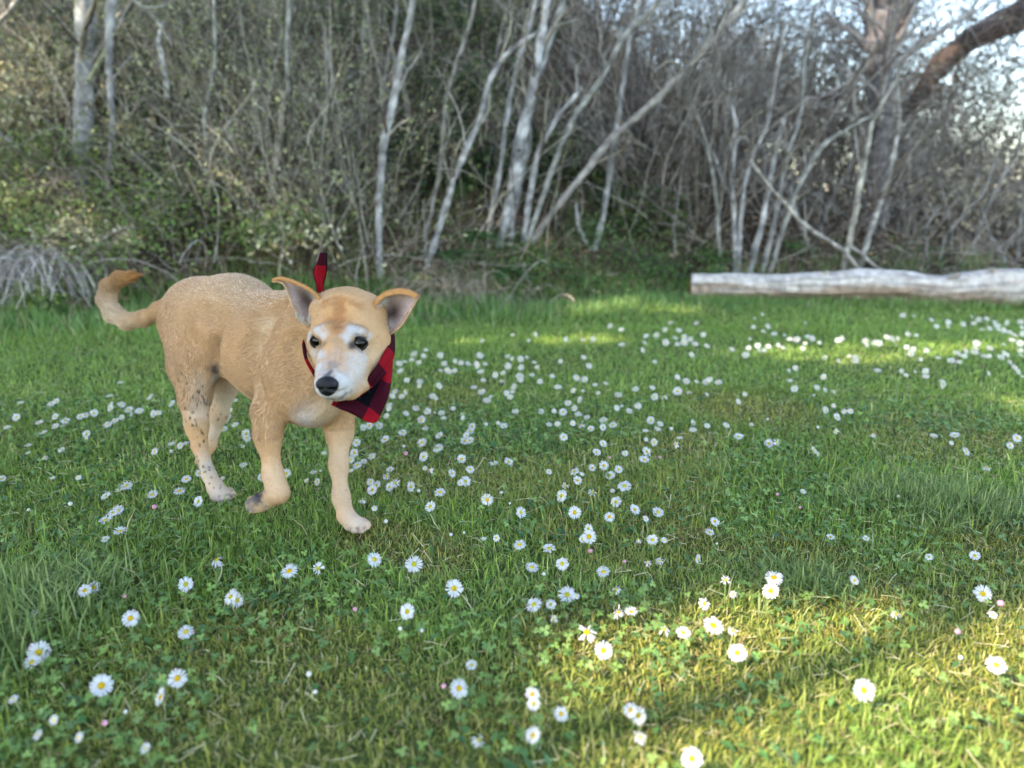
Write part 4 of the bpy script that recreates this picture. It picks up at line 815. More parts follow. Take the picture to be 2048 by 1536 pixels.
for sx in (-1, 1):
    dq = np.linalg.norm((nv - nc - [sx * .0090, -.012, -.003]) * [.9, .6, 1.2], axis=1); ncol *= (.12 + .88 * sstep(dq, .0035, .0065))[:, None]  # black nostrils; the shade of the pits is painted into the vertex colour
M_nose = mat('nose_leather', .38, .2, 0, .3, 1100)
link('nose', mesh_np('nose', nv - C0, nq, ncol), dog, M_nose)
# claws ------------------------------------------------------------
for a, b, dx in [(432, 1003, .0), (445, 1008, .2), (459, 1005, .45), (469, 996, .6), (497, 1012, -.5), (503, 1021, -.4)]:
    p0 = surf(a, b - 2); dr = unit(np.array([dx, -.75, -.55])); v, f = tubes(np.stack([p0 - dr * .002, p0 + dr * .0035, p0 + dr * .0075 - [0, 0, .001]])[None], np.array([[.0016, .0014, .0004]]), 6)
    m = MB(); m.add(v, f, (.26, .21, .17)); m.build('claw', M_lid, dog, off=C0)

# bandana ------------------------------------------------------------
def check_mat():
    m = bpy.data.materials.new('buffalo_check_cloth'); m.use_nodes = True; nt = m.node_tree; b = nt.nodes['Principled BSDF']; b.inputs['Roughness'].default_value = .9
    b.inputs['Specular IOR Level'].default_value = .06
    uv = nt.nodes.new('ShaderNodeUVMap'); sp_ = nt.nodes.new('ShaderNodeSeparateXYZ'); nt.links.new(uv.outputs[0], sp_.inputs[0]); fs = []
    for ax_ in ('X', 'Y'):
        a = nt.nodes.new('ShaderNodeMath'); a.operation = 'FRACT'; nt.links.new(sp_.outputs[ax_], a.inputs[0])
        g_ = nt.nodes.new('ShaderNodeMath'); g_.operation = 'GREATER_THAN'; g_.inputs[1].default_value = .5; nt.links.new(a.outputs[0], g_.inputs[0]); fs.append(g_)
    ad = nt.nodes.new('ShaderNodeMath'); ad.operation = 'ADD'; nt.links.new(fs[0].outputs[0], ad.inputs[0]); nt.links.new(fs[1].outputs[0], ad.inputs[1])
    dv = nt.nodes.new('ShaderNodeMath'); dv.operation = 'MULTIPLY'; dv.inputs[1].default_value = .5; nt.links.new(ad.outputs[0], dv.inputs[0])
    rp = nt.nodes.new('ShaderNodeValToRGB'); rp.color_ramp.interpolation = 'CONSTANT'; e = rp.color_ramp.elements
    e[0].position = 0; e[0].color = (.16, .003, .007, 1); e[1].position = .4; e[1].color = (.028, .002, .006, 1); n = e.new(.8); n.color = (.0012, .0012, .0025, 1)
    nt.links.new(dv.outputs[0], rp.inputs[0]); nt.links.new(rp.outputs[0], b.inputs['Base Color'])
    tc = nt.nodes.new('ShaderNodeTexCoord'); wv = nt.nodes.new('ShaderNodeTexNoise'); wv.inputs['Scale'].default_value = 900; nt.links.new(tc.outputs['Object'], wv.inputs[0])
    bp = nt.nodes.new('ShaderNodeBump'); bp.inputs['Strength'].default_value = .5; bp.inputs['Distance'].default_value = .002; nt.links.new(wv.outputs[0], bp.inputs['Height']); nt.links.new(bp.outputs[0], b.inputs['Normal'])
    return m
M_check = check_mat()
def cloth(name, V, UVs, parent, thick=.0016):
    """V (a,b,3) grid with per-vertex uv (a,b,2), given two sides"""
    a, b, _ = V.shape; du = np.gradient(V, axis=0); dv = np.gradient(V, axis=1); N = unit(np.cross(du, dv)); f = grid_faces(a, b); n0 = a * b
    allv = np.concatenate([(V + N * thick / 2).reshape(-1, 3), (V - N * thick / 2).reshape(-1, 3)]); per = list(range(b)) + [i * b + b - 1 for i in range(1, a)] + [(a - 1) * b + j for j in range(b - 2, -1, -1)] + [i * b for i in range(a - 2, -1, -1)]
    per = np.array(per); st = np.stack([per[:-1], per[:-1] + n0, per[1:] + n0, per[1:]], 1)
    fs = np.concatenate([f, f[:, ::-1] + n0, st]); me = mesh_np(name, allv - C0, fs); uvl = me.uv_layers.new(name='UVMap'); uvv = np.concatenate([UVs.reshape(-1, 2)] * 2)
    uvl.data.foreach_set('uv', uvv[fs.ravel()].astype(np.float32).ravel()); return link(name, me, parent, M_check)
# hanging triangle: rows from the upper rolled edge to the lower corner
K = 30; J = 24
topE = resample([P(668, 800, 1.26), P(700, 799, 1.285), P(735, 775, 1.30), P(762, 745, 1.315), P(783, 706, 1.345)], K)
botE = resample([P(668, 804, 1.258), P(690, 822, 1.26), P(723, 839, 1.265), P(755, 845, 1.275), P(771, 812, 1.29), P(783, 776, 1.31), P(785, 712, 1.345)], K)
t = np.linspace(0, 1, J)[None, :, None]; V = topE[:, None] * (1 - t) + botE[:, None] * t
s_ = np.linspace(0, 1, K)[:, None]; fold_ = .009 * np.sin(s_ * 9 + t[..., 0] * 3) * t[..., 0] + .004 * np.sin(s_ * 17 - t[..., 0] * 5); V[..., 1] -= .012 * np.sin(math.pi * t[..., 0] * .7) + fold_
ppx = (V - P(735, 818, 1.27)); UVs = np.stack([(ppx[..., 0] * .46 + ppx[..., 2] * .88) / .100 + 2.5, (-ppx[..., 0] * .90 + ppx[..., 2] * .43) / .100 + 2.5], -1)
band = cloth('bandana', V, UVs, dog); band['label'] = 'red and black buffalo check neck scarf'
# rolled band round the neck
nk = P(668, 672, 1.43); ring = []
ctrl = [(612, 660, 1.42), (607, 690, 1.395), (613, 722, 1.365), (628, 748, 1.34), (650, 775, 1.31), (680, 797, 1.295), (712, 790, 1.29), (740, 768, 1.295), (764, 738, 1.31), (782, 706, 1.34), (786, 670, 1.39), (770, 630, 1.46), (730, 600, 1.52), (680, 590, 1.54), (635, 610, 1.50)]
cp3 = np.array([P(*c) for c in ctrl + ctrl[:3]]); s0 = np.linspace(0, len(ctrl), 91); idx0 = np.floor(s0).astype(int)
q = np.stack([np.interp(s0, np.arange(len(cp3)), cp3[:, k]) for k in range(3)], 1); q = q[:-1]
for _ in range(3): q = (np.roll(q, 1, 0) + 2 * q + np.roll(q, -1, 0)) / 4
q = np.concatenate([q, q[:1]]); N_ = len(q); rr = np.interp(np.linspace(0, 15, N_), [0, 2, 3.5, 5, 7, 8.5, 10, 15], [.0045, .0045, .006, .009, .0115, .0105, .006, .0045])
TT_ = unit(np.gradient(q, axis=0)); cen = q.mean(0); O = unit(q - cen); O = unit(O - TT_ * (O * TT_).sum(1, keepdims=True)); W_ = np.cross(TT_, O)
th = np.linspace(0, 2 * math.pi, 15); rf = 1 + .22 * np.sin(3 * th[None] + np.linspace(0, 22, N_)[:, None])
V = q[:, None] + (np.cos(th)[None, :, None] * O[:, None] * .6 + np.sin(th)[None, :, None] * W_[:, None] * 1.35) * rr[:, None, None] * rf[..., None]
UVs = np.stack([np.broadcast_to(np.linspace(0, 7.5, N_)[:, None], (N_, 15)), np.broadcast_to(th[None] / 6.283 * .4 + .05, (N_, 15))], -1)
rb = cloth('neck_roll', V, UVs, band, .0004)
# knot end sticking up behind the head
ctrl = [(641, 585, 1.47, 7), (640, 568, 1.47, 7), (640, 552, 1.468, 13), (641, 538, 1.466, 14.5), (645, 522, 1.464, 8.5), (646, 510, 1.462, 8), (647, 505, 1.462, 6)]
K = 20; J = 11; c = resample([[*P(a, b, Y), w * mpp(b, Y)] for a, b, Y, w in ctrl], K); t = np.linspace(-1, 1, J)[None]
V = c[:, None, :3] + np.stack([t * c[:, 3:4], -.009 * (1 - np.abs(t) ** 1.5) * (1 + .5 * np.sin(np.linspace(0, 9, K)[:, None] + 2 * t)) + .002 * np.sin(t * 9 + np.linspace(0, 5, K)[:, None]), 0 * t * c[:, 3:4]], -1)
UVs = np.stack([.25 + t * .31 * np.ones((K, 1)), np.linspace(.02, .72, K)[:, None] * np.ones((1, J))], -1); cloth('knot_end', V, UVs, band)

# fur ------------------------------------------------------------
fur_src.insert(0, (bv, bq, bn, bflow, bc, 1.0, None))
pos = []; colr = []; rads = []
for v, q, n, fl, c, dens, flen in fur_src:
    A_ = np.linalg.norm(np.cross(v[q[:, 2]] - v[q[:, 0]], v[q[:, 3]] - v[q[:, 1]]), axis=1) / 2
    N_ = int(A_.sum() * 480000 * dens); ti = rng.choice(len(q), N_, p=A_ / A_.sum()); a = U(0, 1, (N_, 1)); b = U(0, 1, (N_, 1))
    def il(z): z = z[q[ti]]; return (z[:, 0] * (1 - a) + z[:, 1] * a) * (1 - b) + (z[:, 3] * (1 - a) + z[:, 2] * a) * b
    p = il(v); nn = unit(il(n)); d = il(fl); d = d - nn * (d * nn).sum(1, keepdims=True); d = unit(d + rng.normal(0, .15, d.shape)); cc_ = il(c)
    if flen is None:
        L = np.full(N_, .0075); hd = np.linalg.norm(p - P(690, 690, 1.29), axis=1); L = np.where(hd < .13, .0042, L)
        tl = p[:, 0] < -.93; L = np.where(tl, .012, L); leg = p[:, 2] < .20; L = np.where(leg, .0045, L); L = np.where(p[:, 2] < .055, .0026, L)
        nsd = np.linalg.norm(p - nc, axis=1); L = np.where(nsd < .045, .003, L)
        keep = np.ones(N_, bool)
        for ex, ey, rr3 in [(635, 681, 13), (717, 687, 15)]:
            s = surf(ex, ey); keep &= np.linalg.norm(p - s, axis=1) > rr3 * .00088
        keep &= nsd > .018; ww = .36 + .22 * rng.random(N_)
    else: L = np.full(N_, flen); keep = np.ones(N_, bool); ww = .3 + .2 * rng.random(N_)
    L = L * U(.6, 1.2, N_); ww = ww[:, None]
    tt = np.array([0, .35, .7, 1.0])[None, :, None]
    Pn = p[:, None] - nn[:, None] * .0008 + L[:, None, None] * (d[:, None] * tt * 1.0 + nn[:, None] * (ww[:, None] * tt - .28 * tt * tt))
    flick = np.where(rng.random(N_) < .12, 1.25, 1.0) * np.clip(rng.normal(1, .16, N_), .5, 1.5); 
    top = np.clip((p[:, 2] - .40) / .06, 0, 1) * (rng.random(N_) < .22) * (p[:, 0] > -.85) * (p[:, 0] < -.45) * (p[:, 1] > 1.5)  # white hair flecks that also paint highlights along the top of the back
    if flen is None:
        for s_, r_ in SPK: cc_[(np.linalg.norm((p - s_) * [1, .7, .6], axis=1) < r_)] = (.05, .04, .035)
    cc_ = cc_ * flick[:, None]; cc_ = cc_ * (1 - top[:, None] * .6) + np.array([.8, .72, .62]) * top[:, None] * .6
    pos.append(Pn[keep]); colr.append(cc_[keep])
for (a0, b0), (a1, b1), (dx, dz), Yt in [((757, 640), (776, 668), (.45, .75), 1.352), ((752, 608), (768, 596), (.5, -.35), 1.345), ((634, 620), (618, 652), (-.4, .7), 1.352), ((592, 632), (606, 648), (.35, .8), 1.358), ((642, 600), (636, 622), (-.6, .2), 1.35)]:
    nT = 80; t = rng.random(nT); r0_ = np.stack([P(a0 + (a1 - a0) * q_, b0 + (b1 - b0) * q_, Yt) for q_ in t]) + rng.normal(0, .0012, (nT, 3))
    dT = unit(np.stack([np.full(nT, dx), np.full(nT, -.45), np.full(nT, dz)], 1) + rng.normal(0, .3, (nT, 3))); LT = U(.006, .015, nT)[:, None, None]
    tt = np.array([0, .35, .7, 1.0])[None, :, None]; pos.append(r0_[:, None] + dT[:, None] * LT * tt); colr.append(vary((.5, .46, .42), nT, .12))
pos = np.concatenate(pos); colr = np.clip(np.concatenate(colr), .003, .95); N_ = len(pos); K = 4
hc = bpy.data.hair_curves.new('fur'); hc.add_curves([K] * N_)
hc.attributes['position'].data.foreach_set('vector', (pos - C0).astype(np.float32).ravel())
ra = hc.attributes.get('radius') or hc.attributes.new('radius', 'FLOAT', 'POINT')
ra.data.foreach_set('value', np.tile([.00024, .00023, .00016, .00004], N_).astype(np.float32))
ca = hc.attributes.new('col', 'FLOAT_COLOR', 'CURVE'); ca.data.foreach_set('color', np.concatenate([colr, np.ones((N_, 1))], 1).astype(np.float32).ravel())
M_fur = mat('dog_fur', .6, .25, .12)
fo = link('fur', hc, dog, M_fur); fo['kind'] = 'stuff'
# whiskers
m = MB(); wp = []
for a, b in [(700, 765), (712, 764), (698, 778), (720, 758), (636, 770), (632, 778)]:
    s = surf(a, b); dr = unit(np.array([.8 if a > 660 else -.5, -.25, -.25]) + rng.normal(0, .2, 3)); L = U(.018, .034)
    wp.append(np.stack([s + dr * L * t + np.array([0, 0, -.010]) * t * t for t in np.linspace(0, 1, 6)]))
v, f = tubes(np.array(wp), np.tile(np.linspace(.00018, .00006, 6), (len(wp), 1)), 3); m.add(v, f, (.22, .21, .20)); m.build('whiskers', M_lid, dog, off=C0, kind='stuff')

# ------------------------------------------------------------------ daisies: where each stands in the lawn
K0 = 600 / 2048
TILES = {
 (0, 640): "112 673 62,270 709 60,142 567 45 t,352 575 60,385 556 50,378 668 55,447 695 65,435 722 55,378 735 60 t,297 775 60 t,590 778 62,590 815 45,548 665 55,582 655 60,642 640 60,748 520 52 t,755 580 50,755 605 60,830 580 55,785 688 60,735 715 62,830 668 48,880 615 65,897 650 45,952 624 65,1023 524 62,1050 640 60,1080 635 55,1172 568 62,823 424 50 t,195 860 55 t,420 888 55 t,305 935 45 w,1055 893 60,1230 855 55,1170 845 55 t,1270 840 50 t,1170 893 28 b,190 910 40 t,360 1075 45 t,535 1070 45,10 1080 60,865 1125 85,815 1155 60 t,722 1198 75,1040 1188 80,1225 1165 82,1272 1082 75,1355 1240 85,1360 1040 60,1515 1080 50,770 1315 75,805 1300 85,720 1368 100 t,820 1445 95 t,720 1500 65 t,195 1290 25 b,480 1250 35 b,1055 1275 40 p,1550 650 60,1535 690 55,1525 742 68,1605 712 58,1680 770 68,1685 800 60,1575 610 40,1610 543 35,1465 860 45,1660 985 60 t,1655 857 30 b,1955 1045 78,1785 1070 60,1270 705 50,1250 615 40,50 745 50 t",
 (0, 1080): "640 328 95,578 345 95,230 503 80,890 530 122,1268 303 112,1480 140 95 w,1575 385 118,1620 410 110,1975 213 125,1268 620 115,262 760 160,215 825 120 t,690 980 160,1210 930 140,1095 1055 140,88 1070 50,365 1210 40,258 1310 55,535 1325 40,713 1230 45 p,855 1155 35 b,990 1400 50,850 385 30 p",
 (600, 640): "778 235 55,860 208 40,843 247 40,763 275 45,678 297 55,715 287 35,810 290 45,685 350 55,730 410 45,817 418 50,815 450 35,950 446 55,958 245 50,985 298 48,1060 280 40,1098 292 45,1148 297 50,1205 297 45,1215 315 45,1262 298 42,1228 243 60,1235 350 55,1005 340 45,1020 352 50,1058 345 40,960 345 35,1418 245 40,1447 262 35,1420 310 55,1505 262 50,1510 318 50,1548 250 35,1600 285 42,1615 315 35,1333 370 48,1387 357 40,1500 380 65,1505 400 50,1585 370 42,1250 405 45,1380 408 45 w,1638 415 45,1722 376 48,1778 276 42,1938 250 45,1973 307 50,1607 103 42,1452 108 35,1245 145 40,1560 143 32,1815 135 42,1930 137 35,2000 133 42,647 485 50,695 520 50,720 485 40 w,632 517 45,610 575 50,608 600 48,590 650 48,905 518 55,930 533 30,790 597 58,870 620 58,725 632 50,965 628 50,980 662 45,920 628 15 b,1045 600 42,1110 640 45 w,1110 665 35,830 675 65,857 735 58 t,700 760 64,952 782 66,582 808 70,432 727 52,475 712 62,540 715 60,385 830 66,370 900 65,345 950 60,390 987 78,437 962 50,490 925 66,832 830 76,942 870 80,845 930 76,722 905 35 p,708 855 25 b,1103 948 70,1162 1023 68,1037 1048 66,1175 720 58,1162 753 64,1135 783 50,1125 820 65,1160 818 60,1325 985 70 t,1425 972 74,1187 455 50,1240 485 60,1275 545 65,1300 520 30,1460 450 50,1450 485 40,1410 497 48,1437 522 48,1470 618 55,1645 622 50,1735 620 42,1797 627 62,1873 602 50,1900 643 56,1958 667 52,1830 563 56,1912 542 56,1760 452 58,1867 480 48,1887 392 58,1943 402 50,2015 440 40,2035 495 35,1930 482 30,1352 697 25,1390 720 65 t,1270 705 30,1700 712 52,1757 710 48,1862 707 46,1925 718 50 w,1985 747 56,1800 803 62,2025 915 65,1995 1022 56,1875 1047 74,1925 1067 42,1895 1108 70,1810 1140 55 w,1700 1045 50,1375 1185 25 b,1432 1262 20 b,1278 1235 92,1785 1213 94,1508 1325 84,1875 1327 98,1995 1190 70 w,955 1180 86,890 1280 88,1130 1105 80,1095 1118 50,760 1140 80,810 1170 30 b,590 1065 60 w,615 1020 60 t,650 1115 70 w,610 1142 68,480 1105 60,520 1133 80,493 1163 80,165 900 45,90 1040 55 t,45 1093 40,118 1105 58,140 1025 20 b,348 1025 40,425 1230 50 w,508 1290 42,585 1380 35 b,853 1012 40,885 1027 50 w,1972 1490 110,1970 1435 70,1925 1505 55,1340 1498 55,1253 1503 45 t,1030 1473 30 b,1120 1460 20 b",
 (600, 1080): "508 137 112,778 172 130,125 195 90 w,1052 335 135,732 488 120,1500 42 95,1700 68 95 t,1583 195 95,1790 170 98,1597 443 120,1712 443 80,1822 378 130,1885 385 50,1730 540 55 w,375 473 35 p,683 605 35 b,832 618 28 b,1170 850 85 t,1085 1005 140,980 990 40 p,1585 1045 110,1595 1110 100,1783 1180 115,1590 1325 125,1222 1352 100 w,1958 628 150 w,60 905 45 b,103 1025 35 b,1665 240 30 b",
 (1100, 600): "363 822 66,430 858 66,362 875 56,467 645 58,455 740 48,540 762 54,490 725 30,600 728 54,585 607 52,700 600 48,715 665 62,778 663 50 w,870 625 70,870 527 48,930 556 52,1000 560 35,1068 563 56,1088 545 48,1150 563 56,948 628 42 w,1070 650 35,380 567 42,715 418 38,687 830 60,753 855 55,733 890 56,650 905 45 t,825 892 30 b,885 957 52 t,863 998 50 w,710 985 60,655 965 35,362 992 60,513 1060 50,660 1050 80,643 1105 80,977 848 52,975 898 56,1072 870 48,367 1145 75,410 1210 75,467 1172 66,508 1285 104,425 1318 36,450 1392 84,405 1493 80,578 1445 84,738 1460 90,653 1505 52,1125 1520 75,405 1090 25 p,750 1090 25 p,410 178 45,487 205 45,823 155 42,997 160 40,787 205 40,880 210 45,727 243 45,657 250 45,645 293 38,855 260 45,790 290 60,870 300 40,915 255 50,917 290 65,958 270 45,990 300 52,1070 313 48,1047 237 42,490 303 52,632 340 42,968 370 46",
 (1448, 600): "15 865 54,97 703 48,142 648 40,98 945 74,305 990 70,360 980 58 w,615 1030 60,638 1055 40 w,55 333 46,168 323 42,148 372 55,230 308 46,240 340 42,303 313 42,275 338 35,370 302 36,402 322 48,178 262 28,540 325 42,210 130 36,262 100 25,200 185 36,270 212 44,298 182 50,343 230 60,413 235 30,450 262 48,497 262 52,572 245 44,603 258 50,555 288 35,652 283 32,555 160 25,780 268 50,810 255 44,965 275 46,975 300 40,1030 287 50,1058 290 55,1110 253 46,1147 265 55,1185 262 40,1255 238 44,1313 245 35,1220 110 48,1295 115 30,1418 142 46,1450 187 42,1530 158 48,1528 188 42,1633 168 40,1247 318 40,1293 332 42,1275 362 50,1383 342 42,1343 402 34,1463 393 40,1553 412 55,1605 420 40,690 388 44 w,783 412 35,855 378 36,895 390 50,900 412 50,1048 480 54,488 463 44,443 480 34,680 525 48,450 550 44,480 608 54,635 600 50,690 617 40,745 627 34,613 653 22 b,1212 485 40,1243 512 38,1305 490 30,1375 485 50,1378 522 50,1495 570 75,1485 592 40,1808 497 40,1725 295 60,1718 330 45,1712 355 60,1650 345 46,1645 378 44,1590 357 50,1610 370 40,1815 328 52,1778 378 55,1812 380 34,1893 385 52,1915 360 40,1935 372 36,1953 418 40,1985 455 54,2010 482 50,2040 515 36,2030 375 44,2025 345 40,1740 130 50,1795 125 48,1705 160 42,1690 110 30,1850 155 52,1865 175 46,1930 152 50,1812 197 46,1763 208 40,1870 200 42,1910 210 48,1950 225 46,1980 245 50,1965 278 46,2035 190 44,2025 145 44,2040 235 46,2020 300 52,1910 305 35,695 755 56,748 725 36,770 803 64,820 765 44,862 762 46,297 822 20 b,183 858 35 w,640 875 24 b,765 903 44 w,1018 918 50 w,1432 932 56 t,1575 925 70,1553 978 32,1655 1037 74,1952 995 56,2000 943 70,1797 1142 60 w,540 1312 45,365 1335 25 p,518 1420 22 p,1190 1340 24 b",
 (1100, 1040): "363 358 98,700 143 85,778 145 50,605 143 40 w,1125 30 75,1090 90 70,1138 165 20 b,1008 265 74,748 280 60 w,665 295 40 w,508 290 28 p,275 222 36 p,453 475 65 w,468 628 85 w,555 625 100 t,1200 405 75 w,1250 500 55 w,1055 565 90 w,1530 385 128,1508 475 122,780 742 85 w,910 762 105,1115 713 155,1250 745 75 w,1280 898 138,365 885 135,603 1325 135,550 1290 110,615 1475 95 w,1915 110 60 t",
 (1448, 1040): "890 397 76,970 118 52 t,1403 237 56,1715 228 76,1770 485 125,1890 550 52 p,1838 630 42,1597 743 45 p,1175 625 70 w,1862 973 135,955 1150 165,1618 922 35 b",
}
D = [(1384, 1516, 46, 'f')]
for (ox, oy), s in TILES.items():
    for r in s.split(','):
        q = r.split(); D.append((ox + float(q[0]) * K0, oy + float(q[1]) * K0, float(q[2]) * K0, q[3] if len(q) > 3 else 'f'))
keepD = []
for d in D:
    if all(math.hypot(d[0] - e_[0], d[1] - e_[1]) > 3.5 for e_ in keepD): keepD.append(d)
D = keepD

# flower pieces (unit diameter, facing +Z)
def petals_mesh(name, n, cup, droop, miss=0, pink=.15):
    V = []; Fq = []; C = []; k = 0
    for i in range(n):
        if rng.random() < miss: continue
        a = i / n * 2 * math.pi + rng.normal(0, .05); L = U(.86, 1.04) * .5; r0 = .12; w0 = .012; w1 = 1.12 / n * U(.8, 1.1); lay = .014 * (i % 2)
        c, s = math.cos(a), math.sin(a); pk = rng.random() < pink; cu = cup + rng.normal(0, .06 + droop * .4)
        for (u, w) in [(r0, w0), (r0 + (L - r0) * .55, w1), (r0 + (L - r0) * .88, w1 * .9), (L, w1 * .35)]:
            q = (u - r0) / (L - r0); z = lay + (u - r0) * cu - droop * q * q * .25 * U(.6, 1.4)
            for sg in (-1, 1): V.append((u * c - sg * w * s, u * s + sg * w * c, z + (.008 if abs(w) > .02 else 0)))
            C += [(.52, .52, .51) if q < .8 or not pk else (.60, .42, .52)] * 2
        for j in range(3): b = k + j * 2; Fq.append((b, b + 2, b + 3, b + 1))
        k += 8
    return mesh_np(name, np.array(V), np.array(Fq), np.array(C))
def disc_mesh(name, r, h, col):
    V = [(0, 0, h)]; n = 14; C = [np.array(col) * [.85, .95, .6]]
    for j, (rr, z) in enumerate([(.4, .92), (.75, .7), (1.0, .25), (.95, -.1)]):
        for i in range(n): a = (i + .5 * (j % 2)) / n * 2 * math.pi; V.append((r * rr * math.cos(a), r * rr * math.sin(a), h * z * (1 + .12 * rng.normal()))); C.append(np.array(col) * U(.75, 1.1))
    f3 = np.array([(0, 1 + i, 1 + (i + 1) % n) for i in range(n)]); f4 = np.array([(1 + j * n + i, 1 + (j + 1) * n + i, 1 + (j + 1) * n + (i + 1) % n, 1 + j * n + (i + 1) % n) for j in range(3) for i in range(n)])
    return mesh_np(name, np.array(V), [f3, f4], np.array(C))
PET = {'f': [petals_mesh('petals', int(U(30, 42)), U(-.02, .22), U(0, .25)) for _ in range(10)],
       't': [petals_mesh('petals', int(U(28, 38)), U(.05, .45), U(0, .3), .04) for _ in range(5)],
       'w': [petals_mesh('petals', int(U(18, 26)), U(-.5, .4), U(.5, 1.4), .35, .4) for _ in range(7)]}
for L_ in PET.values():
    for me in L_: me.materials.append(M_petal)
DISC = [disc_mesh('disc', .155, .095, c) for c in [(.85, .58, .02), (.75, .58, .03), (.88, .52, .015), (.66, .58, .05)]]
for me in DISC: me.materials.append(M_disc)
STEM = []
for i in range(7):
    t = np.linspace(0, 1, 6)[:, None]; ln = U(.0, .5); q = np.concatenate([ln * t ** 1.5 + .06 * np.sin(t * 3.1 * U(.5, 1.5)), .06 * np.sin(t * 4 + i), t], 1); q[0] = (q[0][0], q[0][1], -.12)
    v, f = tubes(q[None], np.full((1, 6), .024), 5); me = mesh_np('stem', v, f, np.tile([.22, .25, .10] if i % 2 else [.14, .22, .06], (len(v), 1))); me.materials.append(M_stem); STEM.append((me, q[-1]))
def bud_mesh(pink):
    u = np.linspace(0, math.pi, 8); w = np.arange(10) / 10 * 2 * math.pi; UU, WW = np.meshgrid(u, w, indexing='ij')
    r = .42 * np.sin(UU) ** .8 * (1 + .10 * np.cos(WW * 5)); V = np.stack([r * np.cos(WW), r * np.sin(WW), -.45 * np.cos(UU)], -1).reshape(-1, 3)
    z = V[:, 2:3]; top = np.array([.74, .34, .44] if pink else [.6, .58, .52]); C = np.where(z > -.12, top * (1 - .25 * (z > .3) * pink), np.array([.10, .18, .05]))
    i = np.arange(7)[:, None] * 10 + np.arange(10)[None]; j = np.arange(7)[:, None] * 10 + (np.arange(10)[None] + 1) % 10
    me = mesh_np('closed_petals', V, np.stack([i, j, j + 10, i + 10], -1).reshape(-1, 4), C); me.materials.append(M_petal); return me
BUD = {'b': bud_mesh(0), 'p': bud_mesh(1)}
rows_ = [(1380, 'in the blurred nearest strip'), (1245, 'in the near lawn'), (1110, 'below the paws'), (1000, 'at paw height'), (905, 'at shin height'), (820, 'at chest height'), (735, 'at muzzle height'), (0, 'in the far lawn')]
cols_ = [(180, 'by the left edge'), (330, 'below the tail'), (500, 'by the hind legs'), (690, 'by the front legs'), (830, 'just right of the dog'), (960, 'left of centre'), (1100, 'at the centre'), (1240, 'right of centre'), (1400, 'left of the log end'), (1600, 'under the log\'s left part'), (1820, 'under the log\'s middle'), (3000, 'by the right edge')]
def region(px, py):
    r = next(t for y, t in rows_ if py >= y); c = next(t for x, t in cols_ if px < x); return r, c
order = sorted(range(len(D)), key=lambda i: -D[i][2] * (.5 if D[i][3] in 'bp' else 1))
flowers = [i for i in order if D[i][3] not in 'bp']; budsI = [i for i in order if D[i][3] in 'bp']
indiv = flowers[:296] + budsI; rest = flowers[296:]
cells = {}
for i in indiv:
    px, py, s, ty = D[i]; st = {'f': 'open white daisy', 't': 'side turned white daisy', 'w': 'ragged half withered daisy', 'b': 'closed white bud', 'p': 'closed pink bud'}[ty]
    cells.setdefault((st,) + region(px, py), []).append(i)
LABD = {}; ORD = ['leftmost', 'second from left', 'third from left', 'fourth from left', 'fifth from left', 'sixth from left', 'seventh from left', 'eighth from left', 'ninth from left']
for (st, r, c), L_ in cells.items():
    L_.sort(key=lambda i: D[i][0])
    for k, i in enumerate(L_):
        if len(L_) == 1: LABD[i] = f'{st} {r} {c}'
        elif k == len(L_) - 1: LABD[i] = f'{st} {r} {c}, rightmost'
        elif k < 9: LABD[i] = f'{st} {r} {c}, {ORD[k]}'
        else: LABD[i] = f'{st} crowded {r} {c}'
SPECIAL = {(1130, 1190): 'large open white daisy with a smaller pale one hidden behind its right side', (1548, 1152): 'upper of two touching daisies right of the mossy patch', (1542, 1179): 'lower of two touching daisies right of the mossy patch',
           (1426, 1250): 'large open daisy in the sunlit patch, highest of the big ones', (1475, 1303): 'round open daisy in the middle of the sunlit patch', (1726, 1377): 'big blurred white daisy in the sunny lower right lawn', (1993, 1325): 'blurred open daisy low at the right edge',
           (918, 1374): 'large round blurred daisy standing alone at the bottom centre', (1384, 1516): 'blurred daisy cut by the bottom edge of the photo', (202, 1367): 'blurred star shaped daisy low on the left', (77, 1302): 'large blurred daisy at the lower left, tipped to the right',
           (1966, 1182): 'large open daisy near the right edge with a pink bud beside it', (827, 1130): 'open daisy with long upper petals in front of the planted paw', (908, 1178): 'daisy tipped left on a long slanting stalk', (861, 1015): 'daisy on a long curved stalk right of the planted paw',
           (578, 1142): 'round open daisy directly below the lifted front paw', (747, 1120): 'open daisy just below the planted front paw', (434, 1121): 'ragged daisy nodding on a long curved stalk', (1276, 1417): 'front one of two overlapping blurred daisies at the bottom'}
def headframe(ty):
    if ty == 't': tl = math.radians(U(5, 25)); sd = U(-.25, .25)
    elif ty == 'w': tl = math.radians(U(10, 60)); sd = U(-.5, .5)
    elif rng.random() < .12: tl = math.radians(U(5, 85)); sd = U(-1, 1)
    else: tl = math.radians(U(18, 66)); sd = rng.normal(0, .38)
    n = np.array([sd * math.sin(tl) * 1.3 - .05, -math.sin(tl), math.cos(tl)]); return unit(n)
def quat_of(n): return Vector(n).to_track_quat('Z', 'Y')
restmb = MB()
